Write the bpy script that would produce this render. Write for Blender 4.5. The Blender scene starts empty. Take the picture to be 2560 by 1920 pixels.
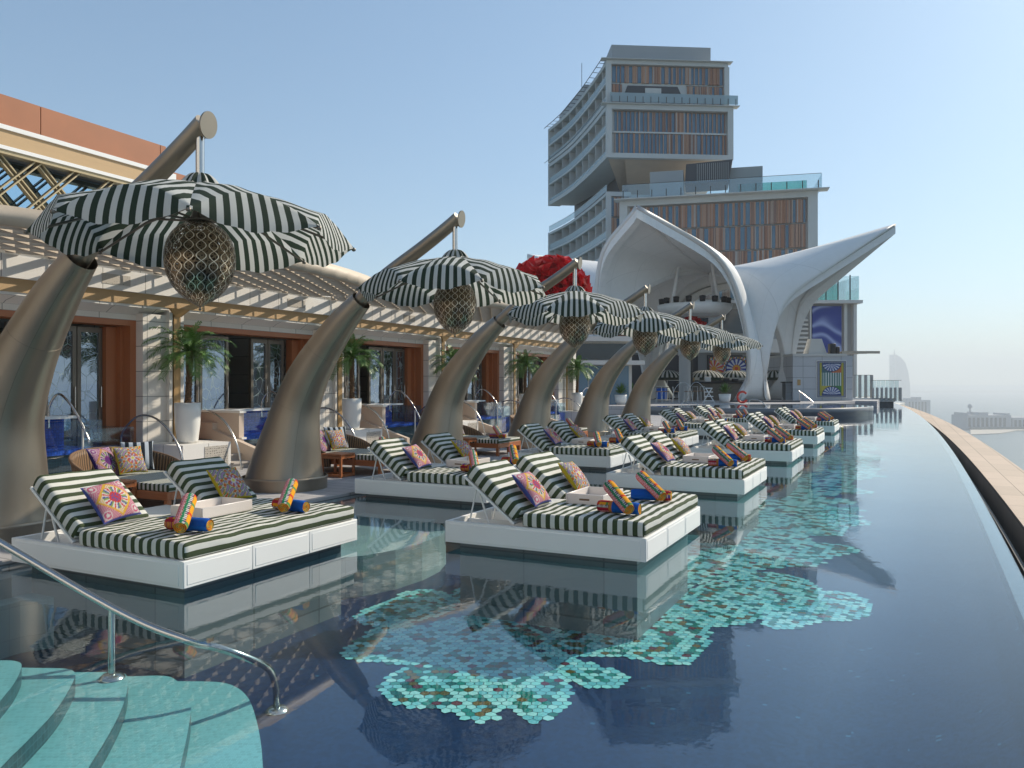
import bpy, bmesh, math, random
from mathutils import Vector, Matrix, Euler
random.seed(7)
sc = bpy.context.scene
R = math.radians
# ---------------------------------------------------------------- camera, sky, sun, exposure
CAMZ = 1.8; FPX = 1970.0
cam_d = bpy.data.cameras.new("camera"); cam = bpy.data.objects.new("camera", cam_d)
sc.collection.objects.link(cam); sc.camera = cam
cam.location = (0, 0, CAMZ); cam.rotation_euler = (R(90), 0, 0)
cam_d.sensor_width = 36; cam_d.lens = FPX / 2560 * 36
cam_d.clip_start = 0.05; cam_d.clip_end = 60000
SUN_EL, SUN_AZ = 36.0, 55.0            # azimuth clockwise from +Y
w = bpy.data.worlds.new("World"); sc.world = w; w.use_nodes = True
nt = w.node_tree; nt.nodes.clear()
sky = nt.nodes.new('ShaderNodeTexSky'); sky.sky_type = 'NISHITA'; sky.sun_disc = False
sky.sun_elevation = R(SUN_EL); sky.sun_rotation = R(SUN_AZ)
sky.altitude = 90; sky.air_density = 1.0; sky.dust_density = 1.1; sky.ozone_density = 2.5
bg = nt.nodes.new('ShaderNodeBackground'); bg.inputs[1].default_value = 0.12
wo = nt.nodes.new('ShaderNodeOutputWorld')
gm = nt.nodes.new('ShaderNodeGamma'); gm.inputs[1].default_value = 0.72          # hazy air: evener sky
ml = nt.nodes.new('ShaderNodeMix'); ml.data_type = 'RGBA'; ml.blend_type = 'MULTIPLY'; ml.inputs[0].default_value = 1; ml.inputs[7].default_value = (0.77, 0.955, 1.045, 1)
nt.links.new(sky.outputs[0], gm.inputs[0]); nt.links.new(gm.outputs[0], ml.inputs[6]); nt.links.new(ml.outputs[2], bg.inputs[0]); nt.links.new(bg.outputs[0], wo.inputs[0])
sl = bpy.data.lights.new("sun", 'SUN'); sl.energy = 2.8; sl.angle = R(0.6); sl.color = (1.0, 0.89, 0.73)
so = bpy.data.objects.new("sun", sl); sc.collection.objects.link(so)
sdir = Vector((math.sin(R(SUN_AZ)) * math.cos(R(SUN_EL)), math.cos(R(SUN_AZ)) * math.cos(R(SUN_EL)), math.sin(R(SUN_EL))))
so.rotation_euler = sdir.to_track_quat('Z', 'Y').to_euler(); so.location = sdir * 60
sc.view_settings.view_transform = 'Standard'; sc.view_settings.look = 'None'
sc.view_settings.exposure = 0.88; sc.view_settings.gamma = 1.0
sc.render.engine = 'CYCLES'
sc.cycles.max_bounces = 8; sc.cycles.transparent_max_bounces = 16; sc.cycles.glossy_bounces = 4
sc.cycles.transmission_bounces = 4; sc.cycles.diffuse_bounces = 4; sc.cycles.volume_bounces = 1
sc.cycles.caustics_reflective = False; sc.cycles.caustics_refractive = False
sc.cycles.use_denoising = True; sc.cycles.sample_clamp_indirect = 4

HAZE = 0.00027
# ---------------------------------------------------------------- frames: u along the row of daybeds, v towards the infinity edge
TH = R(26.5)
D = Vector((math.sin(TH), math.cos(TH), 0)); E = Vector((math.cos(TH), -math.sin(TH), 0))
RZ = -TH                                  # object rotation: local x = v (towards edge), local y = u (along row)
def W(u, v, z=0.0): p = D * u + E * v; return Vector((p.x, p.y, z))
def at(px, py, Y): return Vector(((px - 1280) / FPX * Y, Y, CAMZ + (960 - py) / FPX * Y))
def gp(px, py, z=0.0):
    Y = (CAMZ - z) * FPX / (py - 960); return Vector(((px - 1280) / FPX * Y, Y, z))
def uv_of(p): q = Vector((p.x, p.y, 0)); return q.dot(D), q.dot(E)

# ---------------------------------------------------------------- materials
M = {}
def lin(c):
    f = lambda x: x / 12.92 if x <= 0.04045 else ((x + 0.055) / 1.055) ** 2.4
    return tuple(f(x / 255) for x in c)
class NT:
    def __init__(s, name):
        s.m = bpy.data.materials.new(name); s.m.use_nodes = True; s.t = s.m.node_tree; s.n = s.t.nodes; s.n.clear()
        s.out = s.n.new('ShaderNodeOutputMaterial'); M[name] = s.m
    def node(s, ty, **kw):
        nd = s.n.new(ty)
        for k, v in kw.items():
            if k.startswith('i_'):
                key = k[2:]; key = int(key) if key.isdigit() else key.replace('_', ' ')
                if hasattr(v, 'is_output') or isinstance(v, bpy.types.NodeSocket): s.t.links.new(v, nd.inputs[key])
                else: nd.inputs[key].default_value = v
            else: setattr(nd, k, v)
        return nd
    def math(s, op, a, b=0.0, c=None):
        nd = s.n.new('ShaderNodeMath'); nd.operation = op
        for i, x in enumerate((a, b) if c is None else (a, b, c)):
            if isinstance(x, bpy.types.NodeSocket): s.t.links.new(x, nd.inputs[i])
            else: nd.inputs[i].default_value = x
        return nd.outputs[0]
    def mix(s, fac, a, b, mode='MIX'):
        nd = s.n.new('ShaderNodeMix'); nd.data_type = 'RGBA'; nd.blend_type = mode
        for i, x in ((0, fac), (6, a), (7, b)):
            if isinstance(x, bpy.types.NodeSocket): s.t.links.new(x, nd.inputs[i])
            elif i == 0: nd.inputs[0].default_value = x
            else: nd.inputs[i].default_value = (*x, 1)
        return nd.outputs[2]
    def noise(s, scale, detail=3, vec=None, rough=0.5):
        nd = s.n.new('ShaderNodeTexNoise'); nd.inputs['Scale'].default_value = scale; nd.inputs['Detail'].default_value = detail
        nd.inputs['Roughness'].default_value = rough
        if vec is not None: s.t.links.new(vec, nd.inputs['Vector'])
        return nd.outputs[0]
    def coord(s, which='Object', sc_=None, rot=None, loc=None):
        tc = s.n.new('ShaderNodeTexCoord'); o = tc.outputs[which]
        if sc_ or rot or loc:
            mp = s.n.new('ShaderNodeMapping'); s.t.links.new(o, mp.inputs[0])
            if sc_: mp.inputs['Scale'].default_value = sc_
            if rot: mp.inputs['Rotation'].default_value = rot
            if loc: mp.inputs['Location'].default_value = loc
            o = mp.outputs[0]
        return o
    def bump(s, h, strength=0.3, dist=0.01):
        nd = s.n.new('ShaderNodeBump'); nd.inputs['Strength'].default_value = strength; nd.inputs['Distance'].default_value = dist
        s.t.links.new(h, nd.inputs['Height']); return nd.outputs[0]
    def bsdf(s, col, rough=0.6, metal=0.0, spec=0.5, normal=None, link=True, **kw):
        b = s.n.new('ShaderNodeBsdfPrincipled')
        for k, v in (('Base Color', col), ('Roughness', rough), ('Metallic', metal), ('Specular IOR Level', spec)):
            if isinstance(v, bpy.types.NodeSocket): s.t.links.new(v, b.inputs[k])
            elif k == 'Base Color': b.inputs[k].default_value = (*v, 1)
            else: b.inputs[k].default_value = v
        if normal is not None: s.t.links.new(normal, b.inputs['Normal'])
        for k, v in kw.items(): b.inputs[k.replace('_', ' ')].default_value = v
        if link: s.t.links.new(b.outputs[0], s.out.inputs[0])
        return b
def sepxyz(n, vec):
    s = n.n.new('ShaderNodeSeparateXYZ'); n.t.links.new(vec, s.inputs[0]); return s.outputs
def simple(name, col, rough=0.6, metal=0.0, spec=0.5, nsc=6.0, var=0.12, bs=0.15, bd=0.004, stretch=None):
    n = NT(name); co = n.coord('Object', stretch) if stretch else n.coord('Object')
    nz = n.noise(nsc, 4, co, 0.6); nz2 = n.noise(nsc * 9, 2, co)
    dk = tuple(c * (1 - var) for c in col); lt = tuple(min(1, c * (1 + var)) for c in col)
    c = n.mix(nz, dk, lt); rr = n.math('MULTIPLY_ADD', nz, 0.2 * rough, rough * 0.9)
    n.bsdf(c, rr, metal, spec, n.bump(nz2, bs, bd)); return n.m
simple('white_paint', (0.84, 0.835, 0.81), 0.6, var=0.035, nsc=2.5, bs=0.05)
simple('white_gloss', (0.78, 0.77, 0.73), 0.3, var=0.03, nsc=1.5, bs=0.04)
simple('tray_resin', (0.72, 0.66, 0.61), 0.3, var=0.04, nsc=6, bs=0.05)
simple('steel', (0.55, 0.54, 0.52), 0.22, 1.0, var=0.06, bs=0.02)
simple('dark_metal', (0.055, 0.052, 0.048), 0.45, 0.6)
simple('bronze_frame', (0.19, 0.165, 0.135), 0.42, 0.7, var=0.08)
simple('gold_panel', (0.42, 0.26, 0.11), 0.42, 0.35, var=0.10, nsc=2, stretch=(1, 1, 6))
simple('gold_soffit', (0.50, 0.34, 0.18), 0.6, 0.1, var=0.10, nsc=2, stretch=(1, 1, 6))
simple('wood', (0.38, 0.125, 0.042), 0.42, var=0.28, nsc=5, stretch=(1.2, 9, 9), bs=0.2)
simple('wood_dark', (0.22, 0.06, 0.022), 0.45, var=0.25, nsc=4, stretch=(1, 1, 0.15))
simple('terracotta', (0.38, 0.14, 0.06), 0.55, var=0.2, nsc=1.4, bs=0.1)
simple('orange_trim', (0.42, 0.15, 0.06), 0.4, var=0.12, nsc=3, stretch=(1, 1, 0.3))
simple('concrete', (0.58, 0.575, 0.55), 0.8, var=0.09, nsc=0.6)
simple('concrete_light', (0.60, 0.585, 0.55), 0.75, var=0.07, nsc=0.5)
simple('soffit_tan', (0.62, 0.50, 0.39), 0.8, var=0.10, nsc=0.8)
simple('grey_cladding', (0.36, 0.365, 0.365), 0.6, var=0.08, nsc=0.5)
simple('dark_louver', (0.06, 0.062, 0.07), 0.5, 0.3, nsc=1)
simple('coping_sand', (0.53, 0.42, 0.33), 0.75, var=0.10, nsc=1.3)
simple('black_rubber', (0.02, 0.02, 0.022), 0.6)
simple('red_plastic', (0.55, 0.035, 0.02), 0.35)
simple('rope_brown', (0.17, 0.10, 0.055), 0.8)

simple('canopy_slat', (0.50, 0.42, 0.33), 0.55, 0.1, var=0.08)
simple('lattice_gold', (0.42, 0.34, 0.20), 0.5, 0.2)
simple('dark_stone', (0.05, 0.055, 0.065), 0.25, var=0.3, nsc=3)
simple('soil', (0.05, 0.035, 0.025), 0.9)
simple('leaf', (0.10, 0.21, 0.04), 0.45, var=0.35, nsc=4)
simple('leaf_dark', (0.06, 0.12, 0.03), 0.5, var=0.35, nsc=3)
simple('tan_leather', (0.34, 0.2, 0.12), 0.6)
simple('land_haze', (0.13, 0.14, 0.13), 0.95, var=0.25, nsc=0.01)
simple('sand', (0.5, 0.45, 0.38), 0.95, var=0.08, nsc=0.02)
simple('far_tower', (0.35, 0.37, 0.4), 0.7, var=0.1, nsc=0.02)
# palm bark
n = NT('bark'); co = n.coord('Object', (30, 30, 55)); v = n.node('ShaderNodeTexVoronoi'); n.t.links.new(co, v.inputs['Vector']); v.inputs['Scale'].default_value = 1.0
n.bsdf(n.mix(v.outputs['Distance'], (0.06, 0.035, 0.018), (0.30, 0.17, 0.085)), 0.85, normal=n.bump(v.outputs['Distance'], 1.0, 0.03))
# tusk metal: brushed bronze-grey, faint panel staining
n = NT('tusk_metal'); co = n.coord('Object', (1, 1, 0.25)); nz = n.noise(2.2, 5, co, 0.6); nz2 = n.noise(40, 2, n.coord('Object', (1, 1, 0.05)))
n.bsdf(n.mix(nz, (0.24, 0.205, 0.163), (0.37, 0.325, 0.262)), n.math('MULTIPLY_ADD', nz, 0.14, 0.33), 0.9, normal=n.bump(nz2, 0.06, 0.002))
# striped cloth (uv.x counted in stripe pairs)
def stripe(name, dark, light, thick=False):
    n = NT(name); uv = sepxyz(n, n.coord('UV')); f = n.math('FRACT', uv[0]); m_ = n.math('GREATER_THAN', f, 0.5)
    nz = n.noise(260, 2, n.coord('Object')); nl = n.noise(3, 3, n.coord('Object'))
    c = n.mix(m_, light, dark); c = n.mix(n.math('MULTIPLY', nl, 0.22), c, (0.3, 0.3, 0.27), 'MULTIPLY')
    b = n.bsdf(c, 0.85, 0, 0.2, n.bump(n.math('ADD', n.math('MULTIPLY', nz, 0.15), nl), 0.5, 0.02), link=not thick)
    if thick:
        tr = n.node('ShaderNodeBsdfTranslucent'); n.t.links.new(c, tr.inputs[0])
        mx = n.node('ShaderNodeMixShader', i_0=0.38); n.t.links.new(b.outputs[0], mx.inputs[1]); n.t.links.new(tr.outputs[0], mx.inputs[2]); n.t.links.new(mx.outputs[0], n.out.inputs[0])
stripe('stripe_cushion', (0.058, 0.080, 0.040), (0.68, 0.675, 0.62))
stripe('stripe_canopy', (0.045, 0.066, 0.048), (0.74, 0.745, 0.71), True)
stripe('stripe_navy', (0.012, 0.02, 0.03), (0.5, 0.55, 0.6))
# printed cloth / mosaic from colour attribute
def attr_mat(name, rough, spec=0.3, bs=0.3, nsc=200, sat=1.0):
    n = NT(name); a = n.node('ShaderNodeVertexColor', layer_name='Col'); nz = n.noise(nsc, 2, n.coord('Object'))
    c = n.mix(n.math('MULTIPLY', nz, 0.25), a.outputs[0], (0.25, 0.22, 0.2), 'MULTIPLY')
    n.bsdf(c, rough, 0, spec, n.bump(nz, bs, 0.003))
attr_mat('print_cloth', 0.85, 0.15); attr_mat('mosaic_tile', 0.25, 0.5, 0.05, 20); attr_mat('cladding_fins', 0.6, 0.3, 0.02, 3); attr_mat('print_panel', 0.35, 0.4, 0.02, 60)
simple('towel_blue', (0.012, 0.12, 0.50), 0.9, nsc=60, var=0.3, bs=0.8)
# stone cladding with joints
def stone(name, base, bw, bh, gap=0.012, rough=0.6, dark=0.35, var=0.05, off=0.0):
    n = NT(name); tc = n.coord('UV')
    br = n.node('ShaderNodeTexBrick', offset=off, squash=1.0); n.t.links.new(tc, br.inputs['Vector'])
    br.inputs['Scale'].default_value = 1; br.inputs['Brick Width'].default_value = bw; br.inputs['Row Height'].default_value = bh
    br.inputs['Mortar Size'].default_value = gap; br.inputs['Mortar Smooth'].default_value = 0.1
    br.inputs['Color1'].default_value = (*[c * (1 - var) for c in base], 1); br.inputs['Color2'].default_value = (*[min(1, c * (1 + var)) for c in base], 1)
    br.inputs['Mortar'].default_value = (*[c * dark for c in base], 1)
    nz = n.noise(2.5, 4, n.coord('Object')); c = n.mix(n.math('MULTIPLY', nz, 0.25), br.outputs[0], (0.6, 0.58, 0.55), 'MULTIPLY')
    n.bsdf(c, rough, 0, 0.4, n.bump(n.math('SUBTRACT', 1.0, br.outputs['Fac']), 0.4, 0.01)); return n.m
stone('facade_stone', (0.80, 0.755, 0.69), 0.9, 0.5, 0.008, dark=0.4)
stone('fascia_stone', (0.82, 0.80, 0.76), 0.92, 3.0, 0.008, dark=0.4)
stone('deck_stone', (0.44, 0.43, 0.435), 1.2, 0.3, 0.01, 0.55, 0.45, 0.08, 0.5)
stone('kiosk_stone', (0.56, 0.565, 0.58), 1.5, 0.9, 0.02, dark=0.5)
stone('stair_stone', (0.50, 0.46, 0.42), 1.1, 3.0, 0.006, dark=0.6)
stone('tile_teal', (0.215, 0.48, 0.485), 0.036, 0.036, 0.003, 0.3, 1.12, 0.10, 0.5)
stone('tile_dark', (0.03, 0.07, 0.085), 0.05, 0.05, 0.004, 0.3, 1.8, 0.3, 0.0)
stone('tile_ledge', (0.36, 0.46, 0.46), 0.3, 0.3, 0.004, 0.4, 0.85, 0.06, 0.0)
stone('tile_blue', (0.035, 0.13, 0.62), 0.05, 0.05, 0.004, 0.25, 0.6, 0.25, 0.0)
stone('spa_wall', (0.19, 0.205, 0.22), 0.9, 0.6, 0.01, 0.35, 0.6, 0.15)
stone('plaster_beige', (0.66, 0.54, 0.44), 2.5, 2.0, 0.004, dark=0.7)
stone('shell_white', (0.80, 0.795, 0.775), 1.0, 1.0, 0.007, 0.5, 0.84, 0.015)
# deep pool floor, small navy tiles with sparkle tiles
n = NT('pool_floor'); co = n.coord('Object')
v = n.node('ShaderNodeTexVoronoi', distance='CHEBYCHEV'); n.t.links.new(co, v.inputs['Vector']); v.inputs['Scale'].default_value = 30; v.inputs['Randomness'].default_value = 0.12
wn = n.node('ShaderNodeTexWhiteNoise', noise_dimensions='3D'); n.t.links.new(v.outputs['Position'], wn.inputs['Vector'])
c = n.mix(wn.outputs[0], (0.003, 0.016, 0.060), (0.007, 0.032, 0.10)); c = n.mix(n.math('GREATER_THAN', wn.outputs[0], 0.997), c, (0.035, 0.12, 0.21))
n.bsdf(c, 0.4)
# water: Fresnel mix of a clear tinted layer and a mirror-like surface with small ripples
def water_mat(name, tint, s1=3.5, s2=14, st=0.06, refl=1.0, dist=0.02, bias=0.0):
    n = NT(name); co = n.coord('Object', (1.0, 1.0, 1)); co2 = n.coord('Object', (1.6, 0.8, 1))
    a = n.noise(s1, 3, co2, 0.5); b = n.noise(s2, 3, co, 0.55); m_ = n.noise(0.35, 2, co)
    mk = n.node('ShaderNodeMapRange', i_1=0.42, i_2=0.62, i_3=0.12, i_4=1.0); n.t.links.new(m_, mk.inputs[0])
    h = n.math('MULTIPLY', n.math('ADD', a, n.math('MULTIPLY', b, 0.28)), mk.outputs[0])
    nm = n.bump(h, st, dist)
    ge = n.node('ShaderNodeNewGeometry'); fr = n.node('ShaderNodeFresnel'); n.t.links.new(nm, fr.inputs['Normal']); n.t.links.new(n.math('MULTIPLY_ADD', ge.outputs['Backfacing'], 1/1.33-1.33, 1.33), fr.inputs['IOR'])
    tr = n.node('ShaderNodeBsdfTransparent'); tr.inputs[0].default_value = (*tint, 1)
    gl = n.node('ShaderNodeBsdfGlossy'); gl.inputs['Roughness'].default_value = 0.015; n.t.links.new(nm, gl.inputs['Normal'])
    gl.inputs[0].default_value = (0.95, 0.97, 1, 1)
    mx = n.node('ShaderNodeMixShader'); n.t.links.new(n.math('MINIMUM', n.math('MULTIPLY_ADD', fr.outputs[0], refl, bias), 1.0), mx.inputs[0]); n.t.links.new(tr.outputs[0], mx.inputs[1]); n.t.links.new(gl.outputs[0], mx.inputs[2])
    n.t.links.new(mx.outputs[0], n.out.inputs[0])
water_mat('pool_water', (0.80, 0.93, 0.95), 3.0, 13, 0.7, 1.15, 0.0038, 0.0)
water_mat('tub_water', (0.80, 0.93, 0.98), 6, 18, 0.3, 1.0, 0.01)
# sea far below
n = NT('sea'); co = n.coord('Object', (0.01, 0.01, 1)); nz = n.noise(6, 4, co)
n.bsdf(n.mix(nz, (0.035, 0.085, 0.105), (0.05, 0.11, 0.13)), 0.35, 0, 0.5, n.bump(n.noise(60, 3, co), 0.4, 4.0))
# glass
def glass(name, tint, refl=0.10, alpha=0.75):
    n = NT(name); ge = n.node('ShaderNodeNewGeometry'); lw = n.node('ShaderNodeFresnel'); n.t.links.new(n.math('MULTIPLY_ADD', ge.outputs['Backfacing'], 1/1.5-1.5, 1.5), lw.inputs['IOR'])
    tr = n.node('ShaderNodeBsdfTransparent'); tr.inputs[0].default_value = (*tint, 1)
    gl = n.node('ShaderNodeBsdfGlossy'); gl.inputs['Roughness'].default_value = 0.02
    mx = n.node('ShaderNodeMixShader'); n.t.links.new(n.math('MINIMUM', n.math('ADD', lw.outputs[0], refl), 1.0), mx.inputs[0]); n.t.links.new(tr.outputs[0], mx.inputs[1]); n.t.links.new(gl.outputs[0], mx.inputs[2])
    n.t.links.new(mx.outputs[0], n.out.inputs[0])
glass('clear_glass', (0.80, 0.93, 0.91), 0.06); glass('blue_glass', (0.35, 0.6, 0.78), 0.25); glass('rail_glass', (0.84, 0.91, 0.92), 0.10); glass('tub_glass', (0.86, 0.94, 0.98), 0.02); glass('pool_glass', (0.25, 0.75, 0.68), 0.15)
# mirror-like window glass with etched cell pattern
n = NT('etched_glass'); v = n.node('ShaderNodeTexVoronoi', feature='DISTANCE_TO_EDGE'); n.t.links.new(n.coord('Object', (1, 1, 0.75)), v.inputs['Vector']); v.inputs['Scale'].default_value = 5.5
ed = n.math('LESS_THAN', v.outputs['Distance'], 0.035)
b = n.bsdf(n.mix(ed, (0.012, 0.02, 0.022), (0.22, 0.28, 0.28)), 0.25, 0, 0.5, link=False)
gl = n.node('ShaderNodeBsdfGlossy'); gl.inputs['Roughness'].default_value = 0.02; gl.inputs[0].default_value = (0.60, 0.76, 0.98, 1)
n.t.links.new(n.bump(n.noise(1.3, 2, n.coord('Object')), 0.12, 0.02), gl.inputs['Normal'])
mx = n.node('ShaderNodeMixShader'); n.t.links.new(n.math('MULTIPLY_ADD', ed, -0.2, 0.38), mx.inputs[0]); n.t.links.new(b.outputs[0], mx.inputs[1]); n.t.links.new(gl.outputs[0], mx.inputs[2]); n.t.links.new(mx.outputs[0], n.out.inputs[0])
n = NT('window_blue'); nz = n.noise(0.6, 2, n.coord('Object'))
n.bsdf(n.mix(nz, (0.05, 0.12, 0.19), (0.11, 0.22, 0.32)), 0.1, 0.0, 0.8)
n = NT('window_dark'); nz = n.noise(0.5, 2, n.coord('Object'))
n.bsdf(n.mix(nz, (0.02, 0.03, 0.04), (0.06, 0.08, 0.10)), 0.12, 0.1, 0.7)
# filigree lantern
n = NT('filigree'); uv = sepxyz(n, n.coord('UV'))
p1 = n.math('ABSOLUTE', n.math('SINE', n.math('ADD', n.math('MULTIPLY', uv[0], 56.55), n.math('MULTIPLY', n.math('SINE', n.math('MULTIPLY', uv[1], 36.0)), 1.2))))
p2 = n.math('ABSOLUTE', n.math('SINE', n.math('SUBTRACT', n.math('MULTIPLY', uv[0], 56.55), n.math('MULTIPLY', n.math('SINE', n.math('MULTIPLY', uv[1], 36.0)), 1.2))))
big = n.math('LESS_THAN', n.math('MINIMUM', p1, p2), 0.14)
v = n.node('ShaderNodeTexVoronoi', feature='DISTANCE_TO_EDGE'); n.t.links.new(n.coord('UV', (44, 24, 1)), v.inputs['Vector']); v.inputs['Scale'].default_value = 1.6
fine = n.math('LESS_THAN', v.outputs['Distance'], 0.16)
mask = n.math('MAXIMUM', big, fine)
b = n.bsdf(n.mix(big, (0.20, 0.145, 0.09), (0.80, 0.70, 0.55)), 0.3, 0.85, link=False); tr = n.node('ShaderNodeBsdfTransparent')
mx = n.node('ShaderNodeMixShader'); n.t.links.new(mask, mx.inputs[0]); n.t.links.new(tr.outputs[0], mx.inputs[1]); n.t.links.new(b.outputs[0], mx.inputs[2]); n.t.links.new(mx.outputs[0], n.out.inputs[0])
simple('lantern_core', (0.07, 0.045, 0.028), 0.5, 0.5, nsc=20, var=0.6)
# pierced grille
n = NT('grille'); v = n.node('ShaderNodeTexVoronoi', distance='MANHATTAN'); n.t.links.new(n.coord('Object'), v.inputs['Vector']); v.inputs['Scale'].default_value = 22; v.inputs['Randomness'].default_value = 0.3
n.bsdf(n.mix(n.math('LESS_THAN', v.outputs['Distance'], 0.33), (0.5, 0.46, 0.4), (0.02, 0.02, 0.018)), 0.6)
# wicker
n = NT('wicker'); uv = n.coord('UV', (60, 26, 1)); ch = n.node('ShaderNodeTexWave', wave_type='BANDS'); n.t.links.new(uv, ch.inputs['Vector']); ch.inputs['Scale'].default_value = 0.32; ch.inputs['Distortion'].default_value = 1.0
n.bsdf(n.mix(ch.outputs[0], (0.05, 0.028, 0.014), (0.27, 0.155, 0.075)), 0.6, normal=n.bump(ch.outputs[0], 0.8, 0.01))
# rough stone bar front
n = NT('rock_wall'); v = n.node('ShaderNodeTexVoronoi'); v.inputs['Scale'].default_value = 2.2; n.t.links.new(n.coord('Object'), v.inputs['Vector'])
n.bsdf(n.mix(n.noise(1.4, 4, n.coord('Object')), (0.08, 0.07, 0.055), (0.25, 0.21, 0.17)), 0.8, normal=n.bump(v.outputs['Distance'], 0.5, 0.05))
# blue swirl screen on the far building
n = NT('blue_artwork'); co = n.coord('Object'); nz = n.noise(0.5, 3, co); wv = n.node('ShaderNodeTexWave', wave_type='RINGS'); wv.inputs['Scale'].default_value = 0.22; wv.inputs['Distortion'].default_value = 22; wv.inputs['Detail'].default_value = 2; wv.inputs['Detail Scale'].default_value = 0.6
n.t.links.new(co, wv.inputs['Vector']); n.bsdf(n.mix(n.math('POWER', wv.outputs[0], 3.0), (0.035, 0.055, 0.26), (0.30, 0.36, 0.60)), 0.5)
# red blown-glass petals
n = NT('red_petal'); nz = n.noise(3, 3, n.coord('Object'))
n.bsdf(n.mix(nz, (0.35, 0.006, 0.012), (0.85, 0.03, 0.035)), 0.12, 0, 0.7, Transmission_Weight=0.0)

# ---------------------------------------------------------------- mesh building
class MB:
    def __init__(s): s.v = []; s.f = []; s.uv = []; s.c = None; s.sm = []
    def add(s, vs, fs, uvs=None, xf=None, smooth=False):
        b = len(s.v)
        for p in vs: s.v.append(tuple(xf @ Vector(p)) if xf else tuple(p))
        for i, f in enumerate(fs):
            s.f.append(tuple(b + j for j in f)); s.sm.append(smooth)
            s.uv.append(uvs[i] if uvs else None)
        return s
    def box(s, x0, x1, y0, y1, z0, z1, xf=None):
        if x1 < x0: x0, x1 = x1, x0
        if y1 < y0: y0, y1 = y1, y0
        if z1 < z0: z0, z1 = z1, z0
        vs = [(x0,y0,z0),(x1,y0,z0),(x1,y1,z0),(x0,y1,z0),(x0,y0,z1),(x1,y0,z1),(x1,y1,z1),(x0,y1,z1)]
        fs = [(0,3,2,1),(4,5,6,7),(0,1,5,4),(1,2,6,5),(2,3,7,6),(3,0,4,7)]
        return s.add(vs, fs, None, xf)
    def rbox(s, x0, x1, y0, y1, z0, z1, r=0.02, seg=2, xf=None, per=None, foot=True, head=False):
        bm = bmesh.new(); bmesh.ops.create_cube(bm, size=1)
        for v_ in bm.verts: v_.co = Vector((x0 + (v_.co.x + .5) * (x1 - x0), y0 + (v_.co.y + .5) * (y1 - y0), z0 + (v_.co.z + .5) * (z1 - z0)))
        bmesh.ops.bevel(bm, geom=bm.edges[:], offset=r, segments=seg, affect='EDGES', profile=0.6)
        bm.normal_update(); vs = [tuple(v_.co) for v_ in bm.verts]; fs = []; uvs = []
        for f in bm.faces:
            fs.append(tuple(v_.index for v_ in f.verts)); 
            if per:
                nn = f.normal; l = []
                for v_ in f.verts:
                    x = v_.co.x
                    if nn.x > 0.35 and foot and abs(nn.y) < .6: x = v_.co.x + (z1 - v_.co.z)
                    elif nn.x < -0.35 and head and abs(nn.y) < .6: x = v_.co.x - (z1 - v_.co.z)
                    l.append((x / per, v_.co.y / per))
                uvs.append(l)
        flat = [max(abs(f.normal.x), abs(f.normal.y), abs(f.normal.z)) > .999 for f in bm.faces]
        bm.free(); n0 = len(s.sm); s.add(vs, fs, uvs if per else None, xf, True)
        for i, fl in enumerate(flat):
            if fl: s.sm[n0 + i] = False
        return s
    def pad(s, x0, x1, y0, y1, z0, z1, r=.028, per=.1, head=False, amp=.006, seed=1, puff=.01):
        def ax(a, b, step):
            n_ = max(2, int((b-a-2*r)/step)); return [a, a+r*.3, a+r*.75] + [a+r*1.4+(b-a-2.8*r)*i/n_ for i in range(n_+1)] + [b-r*.75, b-r*.3, b]
        A = (ax(x0,x1,.07), ax(y0,y1,.07), ax(z0,z1,.05)); idx = {}; vs = []; fs = []; uvs = []
        def vert(p):
            k = tuple(round(c, 5) for c in p)
            if k in idx: return idx[k]
            q = [min(max(p[i], (x0,y0,z0)[i]+r), (x1,y1,z1)[i]-r) for i in range(3)]; d = Vector(p) - Vector(q)
            o = Vector(q) + (d.normalized()*r if d.length > 1e-9 else Vector((0,0,0)))
            fx, fy, fz = (p[0]-x0)/(x1-x0), (p[1]-y0)/(y1-y0), (p[2]-z0)/(z1-z0)
            w_ = math.sin(7.1*p[0]+seed)*math.sin(5.3*p[1]+2*seed) + .6*math.sin(15*p[0]+3*p[1]*4+seed*3) + .5*math.sin(23*p[1]-9*p[0])
            o.z += (amp*w_ + puff*16*fx*(1-fx)*fy*(1-fy)*.6)*fz - amp*.5*fz
            sd = 4*fz*(1-fz); o.y += (.007 + amp*.5*math.sin(13*p[0]+seed))*sd*(1 if fy > .5 else -1)*(1 if fy in (0,1) else 0)
            o.x += (.007 + amp*.6*math.sin(9*p[1]+seed))*sd*(1 if fx > .5 else -1)*(1 if fx in (0,1) else 0)
            idx[k] = len(vs); vs.append(tuple(o)); return idx[k]
        for axn in range(3):
            b1, b2 = [(1,2),(2,0),(0,1)][axn]
            for sd in (0, 1):
                c = (A[axn][0], A[axn][-1])[sd]
                for i in range(len(A[b1])-1):
                    for j in range(len(A[b2])-1):
                        P = []
                        for (ii, jj) in ((i,j),(i+1,j),(i+1,j+1),(i,j+1)):
                            p = [0,0,0]; p[axn] = c; p[b1] = A[b1][ii]; p[b2] = A[b2][jj]; P.append(tuple(p))
                        if not sd: P = P[::-1]
                        fs.append(tuple(vert(p) for p in P)); l = []
                        for p in P:
                            u = p[0]
                            if axn == 0: u = (p[0] + (z1-p[2])) if sd else (p[0] - (z1-p[2]))
                            l.append((u/per, p[1]/per))
                        uvs.append(l)
        return s.add(vs, fs, uvs, None, True)
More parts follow.
